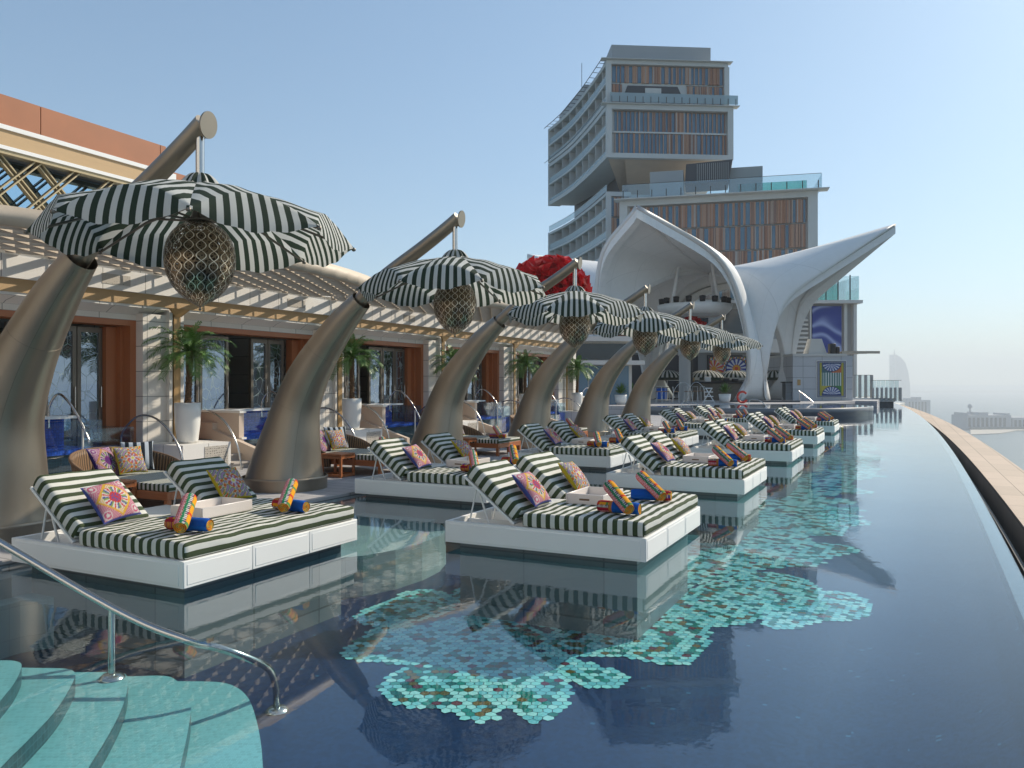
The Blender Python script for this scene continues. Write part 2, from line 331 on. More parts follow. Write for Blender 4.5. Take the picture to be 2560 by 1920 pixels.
    def tube(s, pts, rad, n=10, cap=True, xf=None):
        pts = [Vector(p) for p in pts]; rr = rad if isinstance(rad, (list, tuple)) else [rad] * len(pts)
        vs = []; prev = None
        for i, p in enumerate(pts):
            t = (pts[min(i + 1, len(pts) - 1)] - pts[max(i - 1, 0)]).normalized()
            if prev is None: a = t.orthogonal().normalized()
            else: a = (prev - t * prev.dot(t)).normalized()
            prev = a; b = t.cross(a)
            for k in range(n):
                an = 2 * math.pi * k / n; vs.append(tuple(p + (a * math.cos(an) + b * math.sin(an)) * rr[i]))
        fs = []; 
        for i in range(len(pts) - 1):
            for k in range(n): fs.append((i*n+k, i*n+(k+1)%n, (i+1)*n+(k+1)%n, (i+1)*n+k))
        s.add(vs, fs, None, xf, True)
        if cap:
            s.add([vs[k] for k in range(n)], [tuple(reversed(range(n)))], None, xf)
            s.add([vs[(len(pts)-1)*n+k] for k in range(n)], [tuple(range(n))], None, xf)
        return s
    def lathe(s, prof, n=24, c=(0,0,0), uvsc=None, a0=0, a1=2*math.pi):
        full = abs(a1 - a0 - 2*math.pi) < 1e-6; m_ = n if full else n + 1; vs = []
        for r_, z in prof:
            for k in range(m_):
                a = a0 + (a1 - a0) * k / n; vs.append((c[0] + r_*math.cos(a), c[1] + r_*math.sin(a), c[2] + z))
        fs = []; uvs = []; L = len(prof)
        for i in range(L - 1):
            for k in range(n):
                k2 = (k+1) % m_; fs.append((i*m_+k, i*m_+k2, (i+1)*m_+k2, (i+1)*m_+k))
                u0, u1, v0, v1 = k/n, (k+1)/n, i/(L-1), (i+1)/(L-1); uvs.append([(u0,v0),(u1,v0),(u1,v1),(u0,v1)])
        return s.add(vs, fs, uvs, None, True)
    def grid(s, fn, nu, nv, uvf=None, smooth=True, xf=None, flip=False):
        vs = []; fs = []; uvs = []
        for i in range(nu + 1):
            for j in range(nv + 1): vs.append(tuple(fn(i / nu, j / nv)))
        for i in range(nu):
            for j in range(nv):
                q = (i*(nv+1)+j, (i+1)*(nv+1)+j, (i+1)*(nv+1)+j+1, i*(nv+1)+j+1)
                if flip: q = q[::-1]
                fs.append(q)
                if uvf: 
                    l = [uvf(i/nu, j/nv), uvf((i+1)/nu, j/nv), uvf((i+1)/nu, (j+1)/nv), uvf(i/nu, (j+1)/nv)]; uvs.append(l[::-1] if flip else l)
        return s.add(vs, fs, uvs if uvf else None, xf, smooth)
    def prism(s, poly, z0, z1, xf=None):
        n = len(poly); ar = sum(poly[i][0]*poly[(i+1)%n][1] - poly[(i+1)%n][0]*poly[i][1] for i in range(n))
        if ar < 0: poly = poly[::-1]
        vs = [(x,y,z0) for x,y in poly] + [(x,y,z1) for x,y in poly]
        fs = [tuple(reversed(range(n))), tuple(range(n, 2*n))] + [(i,(i+1)%n,n+(i+1)%n,n+i) for i in range(n)]
        return s.add(vs, fs, None, xf)
    def build(s, name, mat, parent=None, col=None, boxuv=True, mods=None):
        me = bpy.data.meshes.new(name); me.from_pydata(s.v, [], s.f); me.update()
        ul = me.uv_layers.new(name='UVMap'); 
        for pi, p in enumerate(me.polygons):
            u_ = s.uv[pi]; p.use_smooth = s.sm[pi]
            if u_:
                for k, li in enumerate(p.loop_indices): ul.data[li].uv = u_[k]
            else:
                nn = p.normal; ax, ay, az = abs(nn.x), abs(nn.y), abs(nn.z)
                for li in p.loop_indices:
                    co = me.vertices[me.loops[li].vertex_index].co
                    ul.data[li].uv = (co.x, co.y) if az > max(ax, ay) else ((co.y, co.z) if ax > ay else (co.x, co.z))
        if col:
            ca = me.color_attributes.new('Col', 'FLOAT_COLOR', 'POINT')
            for i, c in enumerate(col): ca.data[i].color = (*c, 1)
        me.materials.append(M[mat]); o = bpy.data.objects.new(name, me); sc.collection.objects.link(o)
        if parent: o.parent = parent
        return o
def tag(o, label=None, cat=None, group=None, kind=None):
    if label: o['label'] = label
    if cat: o['category'] = cat
    if group: o['group'] = group
    if kind: o['kind'] = kind
    return o
def thing(name, label, cat, loc=(0,0,0), rz=0.0, group=None):
    o = bpy.data.objects.new(name, None); sc.collection.objects.link(o); o.location = loc; o.rotation_euler = (0, 0, rz)
    o.empty_display_size = 0.2; return tag(o, label, cat, group)
def struct(name, mb, mat, **k): return tag(mb.build(name, mat, **k), kind='structure')
def copy_tree(o, parent=None):
    c = o.copy(); sc.collection.objects.link(c)
    if parent: c.parent = parent
    for ch in list(o.children):
        if ch.name in KEEP: continue
        copy_tree(ch, c)
    return c
KEEP = set()
def place(o, loc, rz, label=None, group=None):
    o.location = loc; o.rotation_euler = (0, 0, rz)
    if label: o['label'] = label
    if group: o['group'] = group
    return o
def thing_solid(o, th, off=-1):
    m_ = o.modifiers.new('solid', 'SOLIDIFY'); m_.thickness = th; m_.offset = off; return o
# ================================================================ SETTING: ground, water, pool, sea
def vedge(u): return 1.15 - (u - 25) ** 2 / 1644.0
def rowmesh(mb_, name, mat, st=True, **k):
    o = mb_.build(name, mat, **k); o.rotation_euler = (0, 0, RZ)
    if st: tag(o, kind='structure')
    return o
US = [-12 + i * 3.0 for i in range(37)]
def strip(mb_, f0, f1, z, us=US):
    for i in range(len(us) - 1):
        a, b = us[i], us[i+1]
        mb_.add([(f0(a), a, z), (f1(a), a, z), (f1(b), b, z), (f0(b), b, z)], [(0,1,2,3)])
m = MB(); strip(m, lambda u: -8.02, vedge, 0.0, [-12 + i * 2.0 for i in range(60)]); rowmesh(m, 'pool_water', 'pool_water')
FZ = -0.75
m = MB(); strip(m, lambda u: -8.1, lambda u: vedge(u) - 1.5, FZ)
for i in range(len(US) - 1):
    a, b = US[i], US[i+1]
    m.grid(lambda s_, q, a=a, b=b: (vedge(a + (b-a)*s_) - 1.5 + 1.37*q, a + (b-a)*s_, FZ + .62*q**2.2), 1, 10)
for i in range(len(US) - 1):
    a, b = US[i], US[i+1]; m.add([(vedge(a)-.14, a, FZ), (vedge(b)-.14, b, FZ), (vedge(b)-.14, b, -.02), (vedge(a)-.14, a, -.02)], [(0,1,2,3)])
rowmesh(m, 'pool_floor', 'pool_floor')
# overflow rim, channel and outer parapet of the infinity edge
t = thing('infinity_edge_wall', 'dark overflow wall running along the outer edge of the infinity pool', 'pool wall', (0,0,0), RZ)
m = MB()
for i in range(len(US) - 1):
    a, b = US[i], US[i+1]; e0, e1 = vedge(a), vedge(b)
    m.add([(e0-.14,a,-.012),(e0-.005,a,-.012),(e1-.005,b,-.012),(e1-.14,b,-.012),(e0+.02,a,-1.2),(e1+.02,b,-1.2)], [(0,1,2,3),(1,4,5,2)])
m.build('rim', 'dark_stone', t)
m = MB()
for i in range(len(US) - 1):
    a, b = US[i], US[i+1]; e0, e1 = vedge(a), vedge(b)
    m.add([(e0,a,-1.1),(e0+.63,a,-1.1),(e1+.63,b,-1.1),(e1,b,-1.1)], [(0,1,2,3)])
    for o_, z0, z1 in ((.30, -1.1, -.95), (.42, -1.1, -.8)):
        m.add([(e0+o_,a,z0),(e1+o_,b,z0),(e1+o_,b,z1),(e0+o_,a,z1),(e0+o_+.05,a,z1),(e1+o_+.05,b,z1)], [(0,3,2,1),(3,4,5,2)])
m.build('channel', 'black_rubber', t)
def coping(z): 
    m = MB()
    for i in range(len(US) - 1):
        a, b = US[i], US[i+1]; i0, i1, o0, o1 = vedge(a)+.63, vedge(b)+.63, vedge(a)+1.68, vedge(b)+1.68
        m.add([(i0,a,z),(o0,a,z),(o1,b,z),(i1,b,z)], [(0,1,2,3)], [[(a,i0),(a,o0),(b,o1),(b,i1)]])
        m.add([(i0,a,-1.2),(i0,a,z),(i1,b,z),(i1,b,-1.2)], [(0,1,2,3)])
        m.add([(o0,a,z),(o0,a,-90),(o1,b,-90),(o1,b,z)], [(0,1,2,3)])
    return m
n = NT('coping_stone'); br = n.node('ShaderNodeTexBrick', offset=0.5); n.t.links.new(n.coord('UV'), br.inputs['Vector'])
for k, v_ in (('Scale', 1), ('Brick Width', 1.6), ('Row Height', 0.55), ('Mortar Size', 0.008)): br.inputs[k].default_value = v_
br.inputs['Color1'].default_value = (0.50, 0.40, 0.31, 1); br.inputs['Color2'].default_value = (0.58, 0.46, 0.36, 1); br.inputs['Mortar'].default_value = (0.2, 0.15, 0.11, 1)
n.bsdf(n.mix(n.noise(2, 4, n.coord('Object')), br.outputs[0], (0.9, 0.88, 0.85), 'MULTIPLY'), 0.75)
t = thing('outer_parapet', 'sand coloured stone parapet curving along the outside of the pool', 'parapet', (0,0,0), RZ)
coping(-.5).build('coping', 'coping_stone', t)
# terrace deck
DZ = 0.05
m = MB(); m.prism([(-8.0,-12),(-8.0,46),(-13.0,46),(-14.4,46),(-14.4,-12)], -0.9, DZ); rowmesh(m, 'terrace_deck', 'deck_stone')
m = MB(); m.prism([(-7.72,-12),(-7.72,43),(-8.0,43),(-8.0,-12)], -0.9, -0.07); m.prism([(-9.16,-12),(-9.16,46),(-9.22,46),(-9.22,-12)], DZ-.01, DZ+.004); rowmesh(m, 'deck_step', 'grey_cladding')
m = MB(); m.prism([(-1.9,66),(-1.9,95),(-45,95),(-45,44.5),(-14.0,44.5),(-11.0,50),(-5,56),(-3.4,66)], -0.9, 0.5); rowmesh(m, 'upper_terrace', 'deck_stone')
m = MB(); m.prism([(-1.9,95),(-45,95),(-45,44),(-16,44),(-16,-14),(-60,-14),(-60,130),(0,130)], -90, -0.95); rowmesh(m, 'podium', 'concrete')
# shallow ledge under water with rounded tongues between the daybeds
pl = [(-8.1, -12), (-7.5, -12), (-7.5, 4.6)]
for k in range(0, 6):
    u0 = 4.72 + 5.4 * k
    pl += [(-6.9, u0 + 1.0), (-6.3, u0 + 2.2)]
    for j in range(9):
        a = math.pi * j / 8; pl.append((-6.35 + 0.75 * math.sin(a), u0 + 3.9 - 1.35 * math.cos(a)))
    pl += [(-6.5, u0 + 5.9)]
pl += [(-6.9, 42), (-8.1, 42)]
m = MB(); m.prism(pl, FZ, -0.26); rowmesh(m, 'pool_ledge', 'tile_ledge')
# curved entry steps, bottom left
def c7(x, y): return x / 2.765, 1350 + y / 2.765
treads = [(-.09, [(-900,815),(0,828),(120,835),(160,862),(110,980),(0,1115),(-600,1800),(-900,2100)]),
 (-.20, [(-900,850),(160,884),(470,885),(522,912),(520,960),(400,1170),(200,1380),(0,1572),(-500,2150),(-900,2400)]),
 (-.32, [(-900,870),(530,914),(840,912),(888,942),(882,1040),(840,1180),(740,1370),(610,1576),(300,2100),(-900,2500)]),
 (-.44, [(-900,880),(900,943),(1150,934),(1222,965),(1300,1075),(1326,1140),(1305,1300),(1245,1576),(1090,2200),(-900,2700)]),
 (-.56, [(-900,890),(1240,976),(1500,978),(1600,998),(1680,1045),(1740,1125),(1798,1340),(1820,1576),(1850,2300),(-900,2900)])]
def smooth_poly(P, k=2):
    for _ in range(k):
        Q = []
        for i in range(len(P)):
            a, b = P[i], P[(i+1) % len(P)]
            if (b - a).length < 1.3: Q += [a * .75 + b * .25, a * .25 + b * .75]
            else: Q += [a, b] if not Q or (Q[-1] - a).length > 1e-4 else [b]
        P = [p for i, p in enumerate(Q) if (p - Q[i-1]).length > 1e-4]
    return P
m = MB(); side = MB()
for z, P in treads:
    q = smooth_poly([gp(*c7(x, y), z) for x, y in P]); pts = [(p.x, p.y) for p in q]
    n_ = len(pts); ar = sum(pts[i][0]*pts[(i+1)%n_][1] - pts[(i+1)%n_][0]*pts[i][1] for i in range(n_))
    if ar < 0: pts = pts[::-1]
    m.add([(x, y, z) for x, y in pts], [tuple(range(n_))])
    side.add([(x, y, FZ) for x, y in pts] + [(x, y, z - .003) for x, y in pts], [(i,(i+1)%n_,n_+(i+1)%n_,n_+i) for i in range(n_)])
struct('pool_steps', m, 'tile_teal'); struct('step_risers', side, 'tile_dark')
# ---- flower mosaic on the pool floor
def c6(x, y): return 800 + x / 1.4747, 1350 + y / 1.4747
MZ = FZ + 0.006
P6 = [
 [(232,555),(255,510),(320,465),(420,430),(480,400),(560,395),(600,430),(600,520),(560,590),(500,620),(420,610),(290,595)],
 [(470,420),(540,395),(640,400),(740,420),(700,560),(640,650),(580,655),(500,628),(455,560)],
 [(640,400),(740,400),(850,430),(900,500),(915,570),(880,610),(820,655),(750,650),(690,600),(650,520)],
 [(98,405),(160,360),(250,310),(430,330),(470,420),(330,450),(200,445),(110,430)],
 [(820,390),(930,440),(1050,470),(1125,500),(1100,540),(990,545),(900,500)],
 [(133,275),(250,230),(340,185),(470,200),(480,260),(380,290),(250,310),(170,310)],
 [(500,180),(620,155),(720,190),(700,240),(620,260),(500,230)],
 [(430,300),(620,280),(800,330),(840,390),(700,420),(500,410),(420,360)],
 [(850,370),(950,300),(1150,260),(1350,290),(1420,330),(1400,390),(1340,450),(1250,450),(1100,420),(950,430),(880,400)],
 [(720,260),(900,220),(1040,240),(1000,300),(880,330),(780,300)],
 [(1240,240),(1450,160),(1600,120),(1750,140),(1840,190),(1830,240),(1700,260),(1530,310),(1400,300)],
 [(1640,290),(1740,225),(1850,195),(1950,200),(2035,245),(2000,290),(1850,295),(1760,325),(1680,320)],
 [(1310,170),(1420,110),(1560,30),(1690,60),(1700,95),(1560,110),(1450,160)],
 [(1340,80),(1390,0),(1560,-30),(1790,-10),(1780,20),(1600,20),(1450,80),(1380,100)]]
def grow(P, k=1.13):
    c = sum((p for p in P), Vector((0,0,0))) / len(P); return [c + (p-c)*k for p in P]
polys = [grow(smooth_poly([gp(*c6(x, y), MZ) for x, y in P], 2)) for P in P6]
rnd = random.Random(3)
blobs = [(10.3,-2.6,.7),(12.0,-2.9,.7),(14.2,-2.4,.8),(15.6,-.4,.7),(17.8,-2.4,.8),(19.4,-2.2,.8),(22.0,-2.3,.9),(24.2,-.4,.8),(24.2,-2.4,.9),(27,-2.3,.9),(29.8,-.5,.9),(29.9,-2.4,.9),(33,-2.3,1),(11.5,-1.6,.95),(12.8,-.6,.8),(13.2,-2.3,.9),(14.8,-1.2,1.1),(16.3,-2.0,1.0),(16.8,-.5,.75),(18.6,-1.3,1.15),(20.5,-.6,.8),(20.8,-2.0,1.1),(23,-1.2,1.2),(25.5,-1.8,1.2),(26,-.4,.8),(28.5,-1.2,1.3),(31.5,-1.4,1.3),(34,-1.0,1.2),(36.5,-1.5,1.3)]
for (u, v, r_) in blobs:
    v -= .95 if v > -2.2 else .3
    n_ = 22; ph = rnd.random() * 6; k = rnd.choice((4, 5, 6))
    polys.append([W(u + 1.35 * r_ * (1 + .22 * math.sin(k * a + ph)) * math.sin(a), v + r_ * (1 + .22 * math.sin(k * a + ph)) * math.cos(a)) for a in [2 * math.pi * i / n_ for i in range(n_)]])
PB = [(min(p.x for p in P), max(p.x for p in P), min(p.y for p in P), max(p.y for p in P)) for P in polys]
PC = [(sum(p.x for p in P)/len(P), sum(p.y for p in P)/len(P)) for P in polys]
def pin(P, x, y):
    c = False; j = len(P) - 1
    for i in range(len(P)):
        if (P[i].y > y) != (P[j].y > y) and x < (P[j].x - P[i].x) * (y - P[i].y) / (P[j].y - P[i].y) + P[i].x: c = not c
        j = i
    return c
def pdist(P, x, y):
    d = 9
    for i in range(len(P)):
        a, b = P[i-1], P[i]; bx, by = b.x - a.x, b.y - a.y; L = bx*bx + by*by + 1e-9
        t_ = max(0, min(1, ((x-a.x)*bx + (y-a.y)*by) / L)); dx, dy = x - a.x - t_*bx, y - a.y - t_*by; d = min(d, math.hypot(dx, dy))
    return d
TEAL = [(.34,.82,.76),(.26,.70,.70),(.46,.86,.80),(.20,.60,.63)]; GRN = [(.015,.22,.17),(.03,.30,.25),(.02,.16,.16)]; BRN = [(.14,.11,.03),(.20,.13,.04)]; RED = [(.16,.03,.05),(.20,.06,.07)]
tv, tf, tcol = [], [], []
def SZ(i): return 0.036 if PB[i][3] < 7.6 else (0.046 if PB[i][3] < 11 else (0.065 if PB[i][3] < 16 else 0.11))
done = set()
def jit(i, j, s_):
    r_ = random.Random(i * 7919 + j * 104729 + 13); return (r_.random() - .5) * s_ * .38, (r_.random() - .5) * s_ * .38
for pi, P in enumerate(polys):
    S = SZ(pi)
    x0, x1, y0, y1 = PB[pi]; hx = S * math.sqrt(3)
    for j in range(int(y0 / (1.5*S)) - 1, int(y1 / (1.5*S)) + 2):
        for i in range(int(x0 / hx) - 1, int(x1 / hx) + 2):
            if (i, j, S) in done: continue
            x = (i + .5 * (j & 1)) * hx; y = j * 1.5 * S
            if not pin(P, x, y): continue
            if any(S != s2 and pin(P2, x, y) for P2, s2 in [(polys[q], SZ(q)) for q in range(pi) if PB[q][0] < x < PB[q][1] and PB[q][2] < y < PB[q][3]]): continue
            done.add((i, j, S)); d = pdist(P, x, y); q = d / 0.115
            cxp, cyp = PC[pi]; rq = math.hypot(x-cxp, y-cyp); aq = math.atan2(y-cyp, x-cxp) / 6.2832
            spq = (rq / .34 + aq * (1 if pi % 2 else -1)) % 1; rr = rnd.random()
            if d < .09: band = 0
            elif d < .15: band = 2 if spq > .3 else 0
            else: band = 4 if spq < .28 else (2 if spq < .42 else (0 if spq < .85 else 3))
            if band in (0, 1): c = rnd.choice(TEAL) if rr < .93 else rnd.choice(GRN)
            elif band == 2: c = rnd.choice(GRN) if rr < .5 else (rnd.choice(BRN) if rr < .75 else (rnd.choice(RED) if rr < .82 else rnd.choice(TEAL)))
            elif band == 3: c = rnd.choice(TEAL) if rr < .6 else rnd.choice(GRN)
            else: c = rnd.choice(GRN + BRN) if rr < .6 else rnd.choice(TEAL + RED[:1])
            b = len(tv); vs = []
            for k in range(6):
                an = math.pi/6 + k * math.pi/3; vx, vy = x + S * math.cos(an), y + S * math.sin(an)
                jx, jy = jit(round(vx / S * 7), round(vy / S * 7), S); vs.append((vx + jx, vy + jy))
            cx_, cy_ = sum(v_[0] for v_ in vs)/6, sum(v_[1] for v_ in vs)/6
            for vx, vy in vs: tv.append((cx_ + (vx-cx_)*.92, cy_ + (vy-cy_)*.93, MZ)); tcol.append(c)
            tf.append(tuple(range(b, b + 6)))
m = MB(); m.add(tv, tf); struct('pool_mosaic', m, 'mosaic_tile', col=tcol)
# ---- sea, shore
m = MB(); 
m.add([(-60000,-60000,-92),(60000,-60000,-92),(60000,60000,-92),(-60000,60000,-92)], [(0,1,2,3)]); struct('sea', m, 'sea')
def land(name, pts, z0, z1, mat='land_haze'):
    m = MB(); m.prism(pts, z0, z1); return struct(name, m, mat)
def sp(px, py, h=0): p = gp(px, py, -92 + h); return (p.x, p.y)
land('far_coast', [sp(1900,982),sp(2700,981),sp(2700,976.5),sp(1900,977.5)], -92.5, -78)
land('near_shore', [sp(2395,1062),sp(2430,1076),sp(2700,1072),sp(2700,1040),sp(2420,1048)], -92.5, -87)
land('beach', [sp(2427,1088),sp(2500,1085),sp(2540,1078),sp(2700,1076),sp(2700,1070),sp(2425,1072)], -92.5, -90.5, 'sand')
def far_block(name, label, px0, px1, pt, pb, extras=()):
    Y = gp(px0, pb, -92).y; t = thing(name, label, 'building', (0, 0, 0)); m = MB()
    x0, x1 = (px0-1280)/FPX*Y, (px1-1280)/FPX*Y; zt = CAMZ + (960-pt)/FPX*Y
    m.box(x0, x1, Y, Y + (x1-x0)*.6, -92, zt); m.build('wall', 'far_tower', t)
    m = MB()
    k = 0
    while x0 + 6 + k * 9 < x1 - 6: m.box(x0 + 4 + k*9, x0 + 9 + k*9, Y - .3, Y + .2, -86, zt - 5); k += 1
    m.build('window_strip', 'window_dark', t)
    m = MB()
    for (a, b, h) in extras: m.box(x0 + (x1-x0)*a, x0 + (x1-x0)*b, Y + 2, Y + (x1-x0)*.5, zt, zt + h)
    if extras: m.build('roof_block', 'far_tower', t)
    return t
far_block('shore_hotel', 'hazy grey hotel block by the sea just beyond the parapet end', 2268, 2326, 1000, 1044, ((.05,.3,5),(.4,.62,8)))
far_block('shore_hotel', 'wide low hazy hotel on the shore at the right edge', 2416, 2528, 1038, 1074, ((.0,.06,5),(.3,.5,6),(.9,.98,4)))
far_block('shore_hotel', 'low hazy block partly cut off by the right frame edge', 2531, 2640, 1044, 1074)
Y = gp(2446, 1074, -92).y; t = thing('observation_tower', 'thin distant tower with a round top rising behind the shore hotel', 'tower', (at(2446, 960, Y).x, Y + 30, -92))
m = MB(); zt = CAMZ + (960-1020)/FPX*Y + 92; m.tube([(0,0,0),(0,0,zt)], 1.6, 8); m.build('shaft', 'far_tower', t)
m = MB(); m.lathe([(0.1,zt-3),(4,zt),(4.6,zt+3),(3,zt+6),(.3,zt+8)], 12); m.build('pod', 'far_tower', t)
# sail shaped skyscraper
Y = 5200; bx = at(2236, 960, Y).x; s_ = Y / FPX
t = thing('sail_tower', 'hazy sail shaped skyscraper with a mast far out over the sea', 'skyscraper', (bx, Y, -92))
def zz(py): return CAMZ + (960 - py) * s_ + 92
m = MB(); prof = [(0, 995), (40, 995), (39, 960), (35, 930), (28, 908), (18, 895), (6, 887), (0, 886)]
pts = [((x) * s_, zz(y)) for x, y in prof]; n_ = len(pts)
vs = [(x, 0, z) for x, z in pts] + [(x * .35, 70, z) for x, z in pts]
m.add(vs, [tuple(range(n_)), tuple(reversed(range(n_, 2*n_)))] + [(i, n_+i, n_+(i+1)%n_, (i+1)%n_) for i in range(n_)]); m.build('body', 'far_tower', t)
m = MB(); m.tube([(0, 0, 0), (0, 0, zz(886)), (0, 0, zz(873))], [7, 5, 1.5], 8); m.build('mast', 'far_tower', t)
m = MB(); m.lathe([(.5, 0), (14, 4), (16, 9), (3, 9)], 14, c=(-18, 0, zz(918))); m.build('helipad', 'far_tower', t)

# ================================================================ DAYBEDS
def paint_pillow(kind):
    def f(x, y):                          # x, y in -1..1
        r_ = math.hypot(x, y); a = math.atan2(y, x); dm = abs(x) + abs(y)
        if kind == 'green':
            if max(abs(x), abs(y)) > .94: return (.55,.42,.03)
            if r_ < .10: return (.80,.70,.10)
            if r_ < .16: return (.75,.72,.68)
            if r_ < .34: return ((.32,.20,.42), (.62,.55,.58), (.55,.12,.05))[int((a + 7) * 3.5) % 3]
            q = math.sin(9*x + 3*math.sin(5*y)) * math.sin(9*y + 3*math.sin(5*x))
            if q > .45: return (.62,.12,.03)
            if q > .15: return (.70,.40,.12)
            if q > -.1: return (.66,.56,.56)
            if q > -.4: return (.10,.30,.05)
            return (.40,.26,.42)
        P = {'pink': ((.60,.05,.06), (.70,.66,.62), (.08,.10,.32), (.55,.12,.22), (.72,.42,.06)),
             'purple': ((.16,.02,.16), (.52,.42,.48), (.05,.03,.16), (.24,.05,.22), (.50,.25,.08))}[kind]
        if max(abs(x), abs(y)) > .95: return P[2]
        if r_ < .22: return P[2] if int((a + 7) * 2.9) % 2 else P[0]
        if r_ < .28: return P[0]
        if r_ < .58 and dm < .86: return (P[1], P[0], P[1], P[2], (.25,.35,.08))[int((a + 7) * 6.4) % 5]
        if .80 < dm < .93: return P[4]
        if dm > .93:
            cx, cy = abs(x) - .72, abs(y) - .72; rc = math.hypot(cx, cy)
            if rc < .09: return P[1]
            if rc < .17: return P[3]
            if rc < .21: return P[1]
            return P[3] if (int(x*22) + int(y*22)) % 2 else (.60,.40,.42)
        return P[4] if (int(x*20+50) + int(y*20+50)) % 2 else P[1]
    return f
def pillow_mesh(fn, s_=.44, th=.15, N=44):
    vs, fs, col = [], [], []
    for side_ in (1, -1):
        b = len(vs)
        for i in range(N+1):
            for j in range(N+1):
                x, y = -1 + 2*i/N, -1 + 2*j/N
                pin_ = 1 - .07 * (1 - x*x) * abs(y)**3 ; pin2 = 1 - .07 * (1 - y*y) * abs(x)**3
                h = (max(0, (1 - abs(x)**2.6)) * max(0, (1 - abs(y)**2.6))) ** .6
                h += .06 * math.sin(5*x + 2*y) * (1-abs(x)) * (1-abs(y))
                vs.append((x * pin2 * s_/2, y * pin_ * s_/2, side_ * h * th/2)); col.append(tuple(c*.82 for c in fn(x, y)))
        for i in range(N):
            for j in range(N):
                q = (b+i*(N+1)+j, b+(i+1)*(N+1)+j, b+(i+1)*(N+1)+j+1, b+i*(N+1)+j+1); fs.append(q if side_ > 0 else q[::-1])
    m = MB(); m.add(vs, fs, smooth=True); return m, col
def make_pillow(kind, name, s_=.44):
    m, col = pillow_mesh(paint_pillow(kind), s_); o = m.build(name, 'print_cloth', col=col); return o
def roll_mesh(fn, L=.46, r_=.066, NA=64, NL=56):
    vs, fs, col = [], [], []
    for i in range(NL+1):
        for k in range(NA):
            a = 2*math.pi*k/NA; rr = r_ * (1 + .025*math.sin(3*a) - .14*max(0, abs(i/NL*2-1)-.85)/.15)
            vs.append((-L/2 + L*i/NL, rr*math.cos(a), rr*math.sin(a))); col.append(fn(i/NL, k/NA))
    for i in range(NL):
        for k in range(NA): fs.append((i*NA+k, (i+1)*NA+k, (i+1)*NA+(k+1)%NA, i*NA+(k+1)%NA))
    sm = len(fs)
    for sgn in (-1, 1):
        b = len(vs); NR = 7
        for q in range(NR+1):
            for k in range(NA):
                rr = r_*.86*(q/NR); a = 2*math.pi*k/NA; sp_ = (q/NR*3.2 - k/NA) % 1.0
                vs.append((sgn*(L/2 - .004 + .006*math.sin(sp_*6.28)), rr*math.cos(a), rr*math.sin(a)))
                col.append((.72,.38,.03) if sp_ < .55 else ((.5,.05,.03) if sp_ < .8 else (.06,.18,.12)))
        for q in range(NR):
            for k in range(NA):
                f_ = (b+q*NA+k, b+(q+1)*NA+k, b+(q+1)*NA+(k+1)%NA, b+q*NA+(k+1)%NA); fs.append(f_ if sgn > 0 else f_[::-1])
    m = MB(); m.add(vs, fs, smooth=True); return m, col
def print_roll(x, a):                     # bands run along the roll; zigzags between them
    z = abs(((x * 17) % 1) - .5) * 2; b = (a * 8 + (z - .5) * .35) % 8
    if b < 1.4: return (.76,.33,.015) if int(x*13) % 4 else ((.10,.26,.08) if int(x*13) % 8 else (.6,.05,.02))
    if b < 1.9: return (.03,.03,.12) if z > .5 else (.65,.60,.55)
    if b < 2.5: return (.01,.20,.09)
    if b < 3.5: return (.62,.02,.10) if (int(x*24)+int(a*48)) % 2 else (.74,.52,.50)
    if b < 4.6: return (.70,.08,.02) if z > .4 else (.76,.45,.04)
    if b < 5.5: return (.66,.62,.60) if int(x*30+z) % 2 else (.06,.07,.34)
    if b < 6.6: return (.68,.05,.04) if int(x*12) % 3 else (.72,.55,.05)
    return (.75,.40,.02) if z > .5 else (.30,.02,.10)
def cross_roll(x, a):
    if x < .30: return print_roll(x*1.4, (a*1.0 + .5) % 1) if int(a*12) % 3 else (.35,.02,.04)
    if .30 <= x < .36: return (.5,.2,.05)
    return (.008,.10,.46) if int(a*10) % 4 else (.012,.14,.56)
def print_dark(x, a):
    c = print_roll(x, a); return (c[0]*.7, c[1]*.55, c[2]*.9 + .02)
def make_tray():
    t = thing('serving_tray', '', 'tray')
    m = MB(); X, Y_, H, th = .45, .68, .115, .022
    m.rbox(0, X, 0, Y_, 0, .02, .006, 1); m.rbox(0, th, 0, Y_, .005, H, .006, 1); m.rbox(X-th, X, 0, Y_, .005, H, .006, 1)
    m.rbox(th, X-th, 0, th, .005, H, .006, 1); m.rbox(th, X-th, Y_-th, Y_, .005, H, .006, 1); m.build('body', 'tray_resin', t)
    for y in (-.002, Y_-.004):
        m = MB(); m.box(X/2-.06, X/2+.06, y, y+.006, .045, .065); m.build('handle_slot', 'rope_brown', t)
    m = MB(); m.rbox(.2, .38, .2, .42, .02, .045, .006, 1); m.build('booklet', 'white_gloss', t)
    return t
PER = 0.104
def rotY(p, th): return Vector((p[0]*math.cos(th) + p[2]*math.sin(th), p[1], -p[0]*math.sin(th) + p[2]*math.cos(th)))
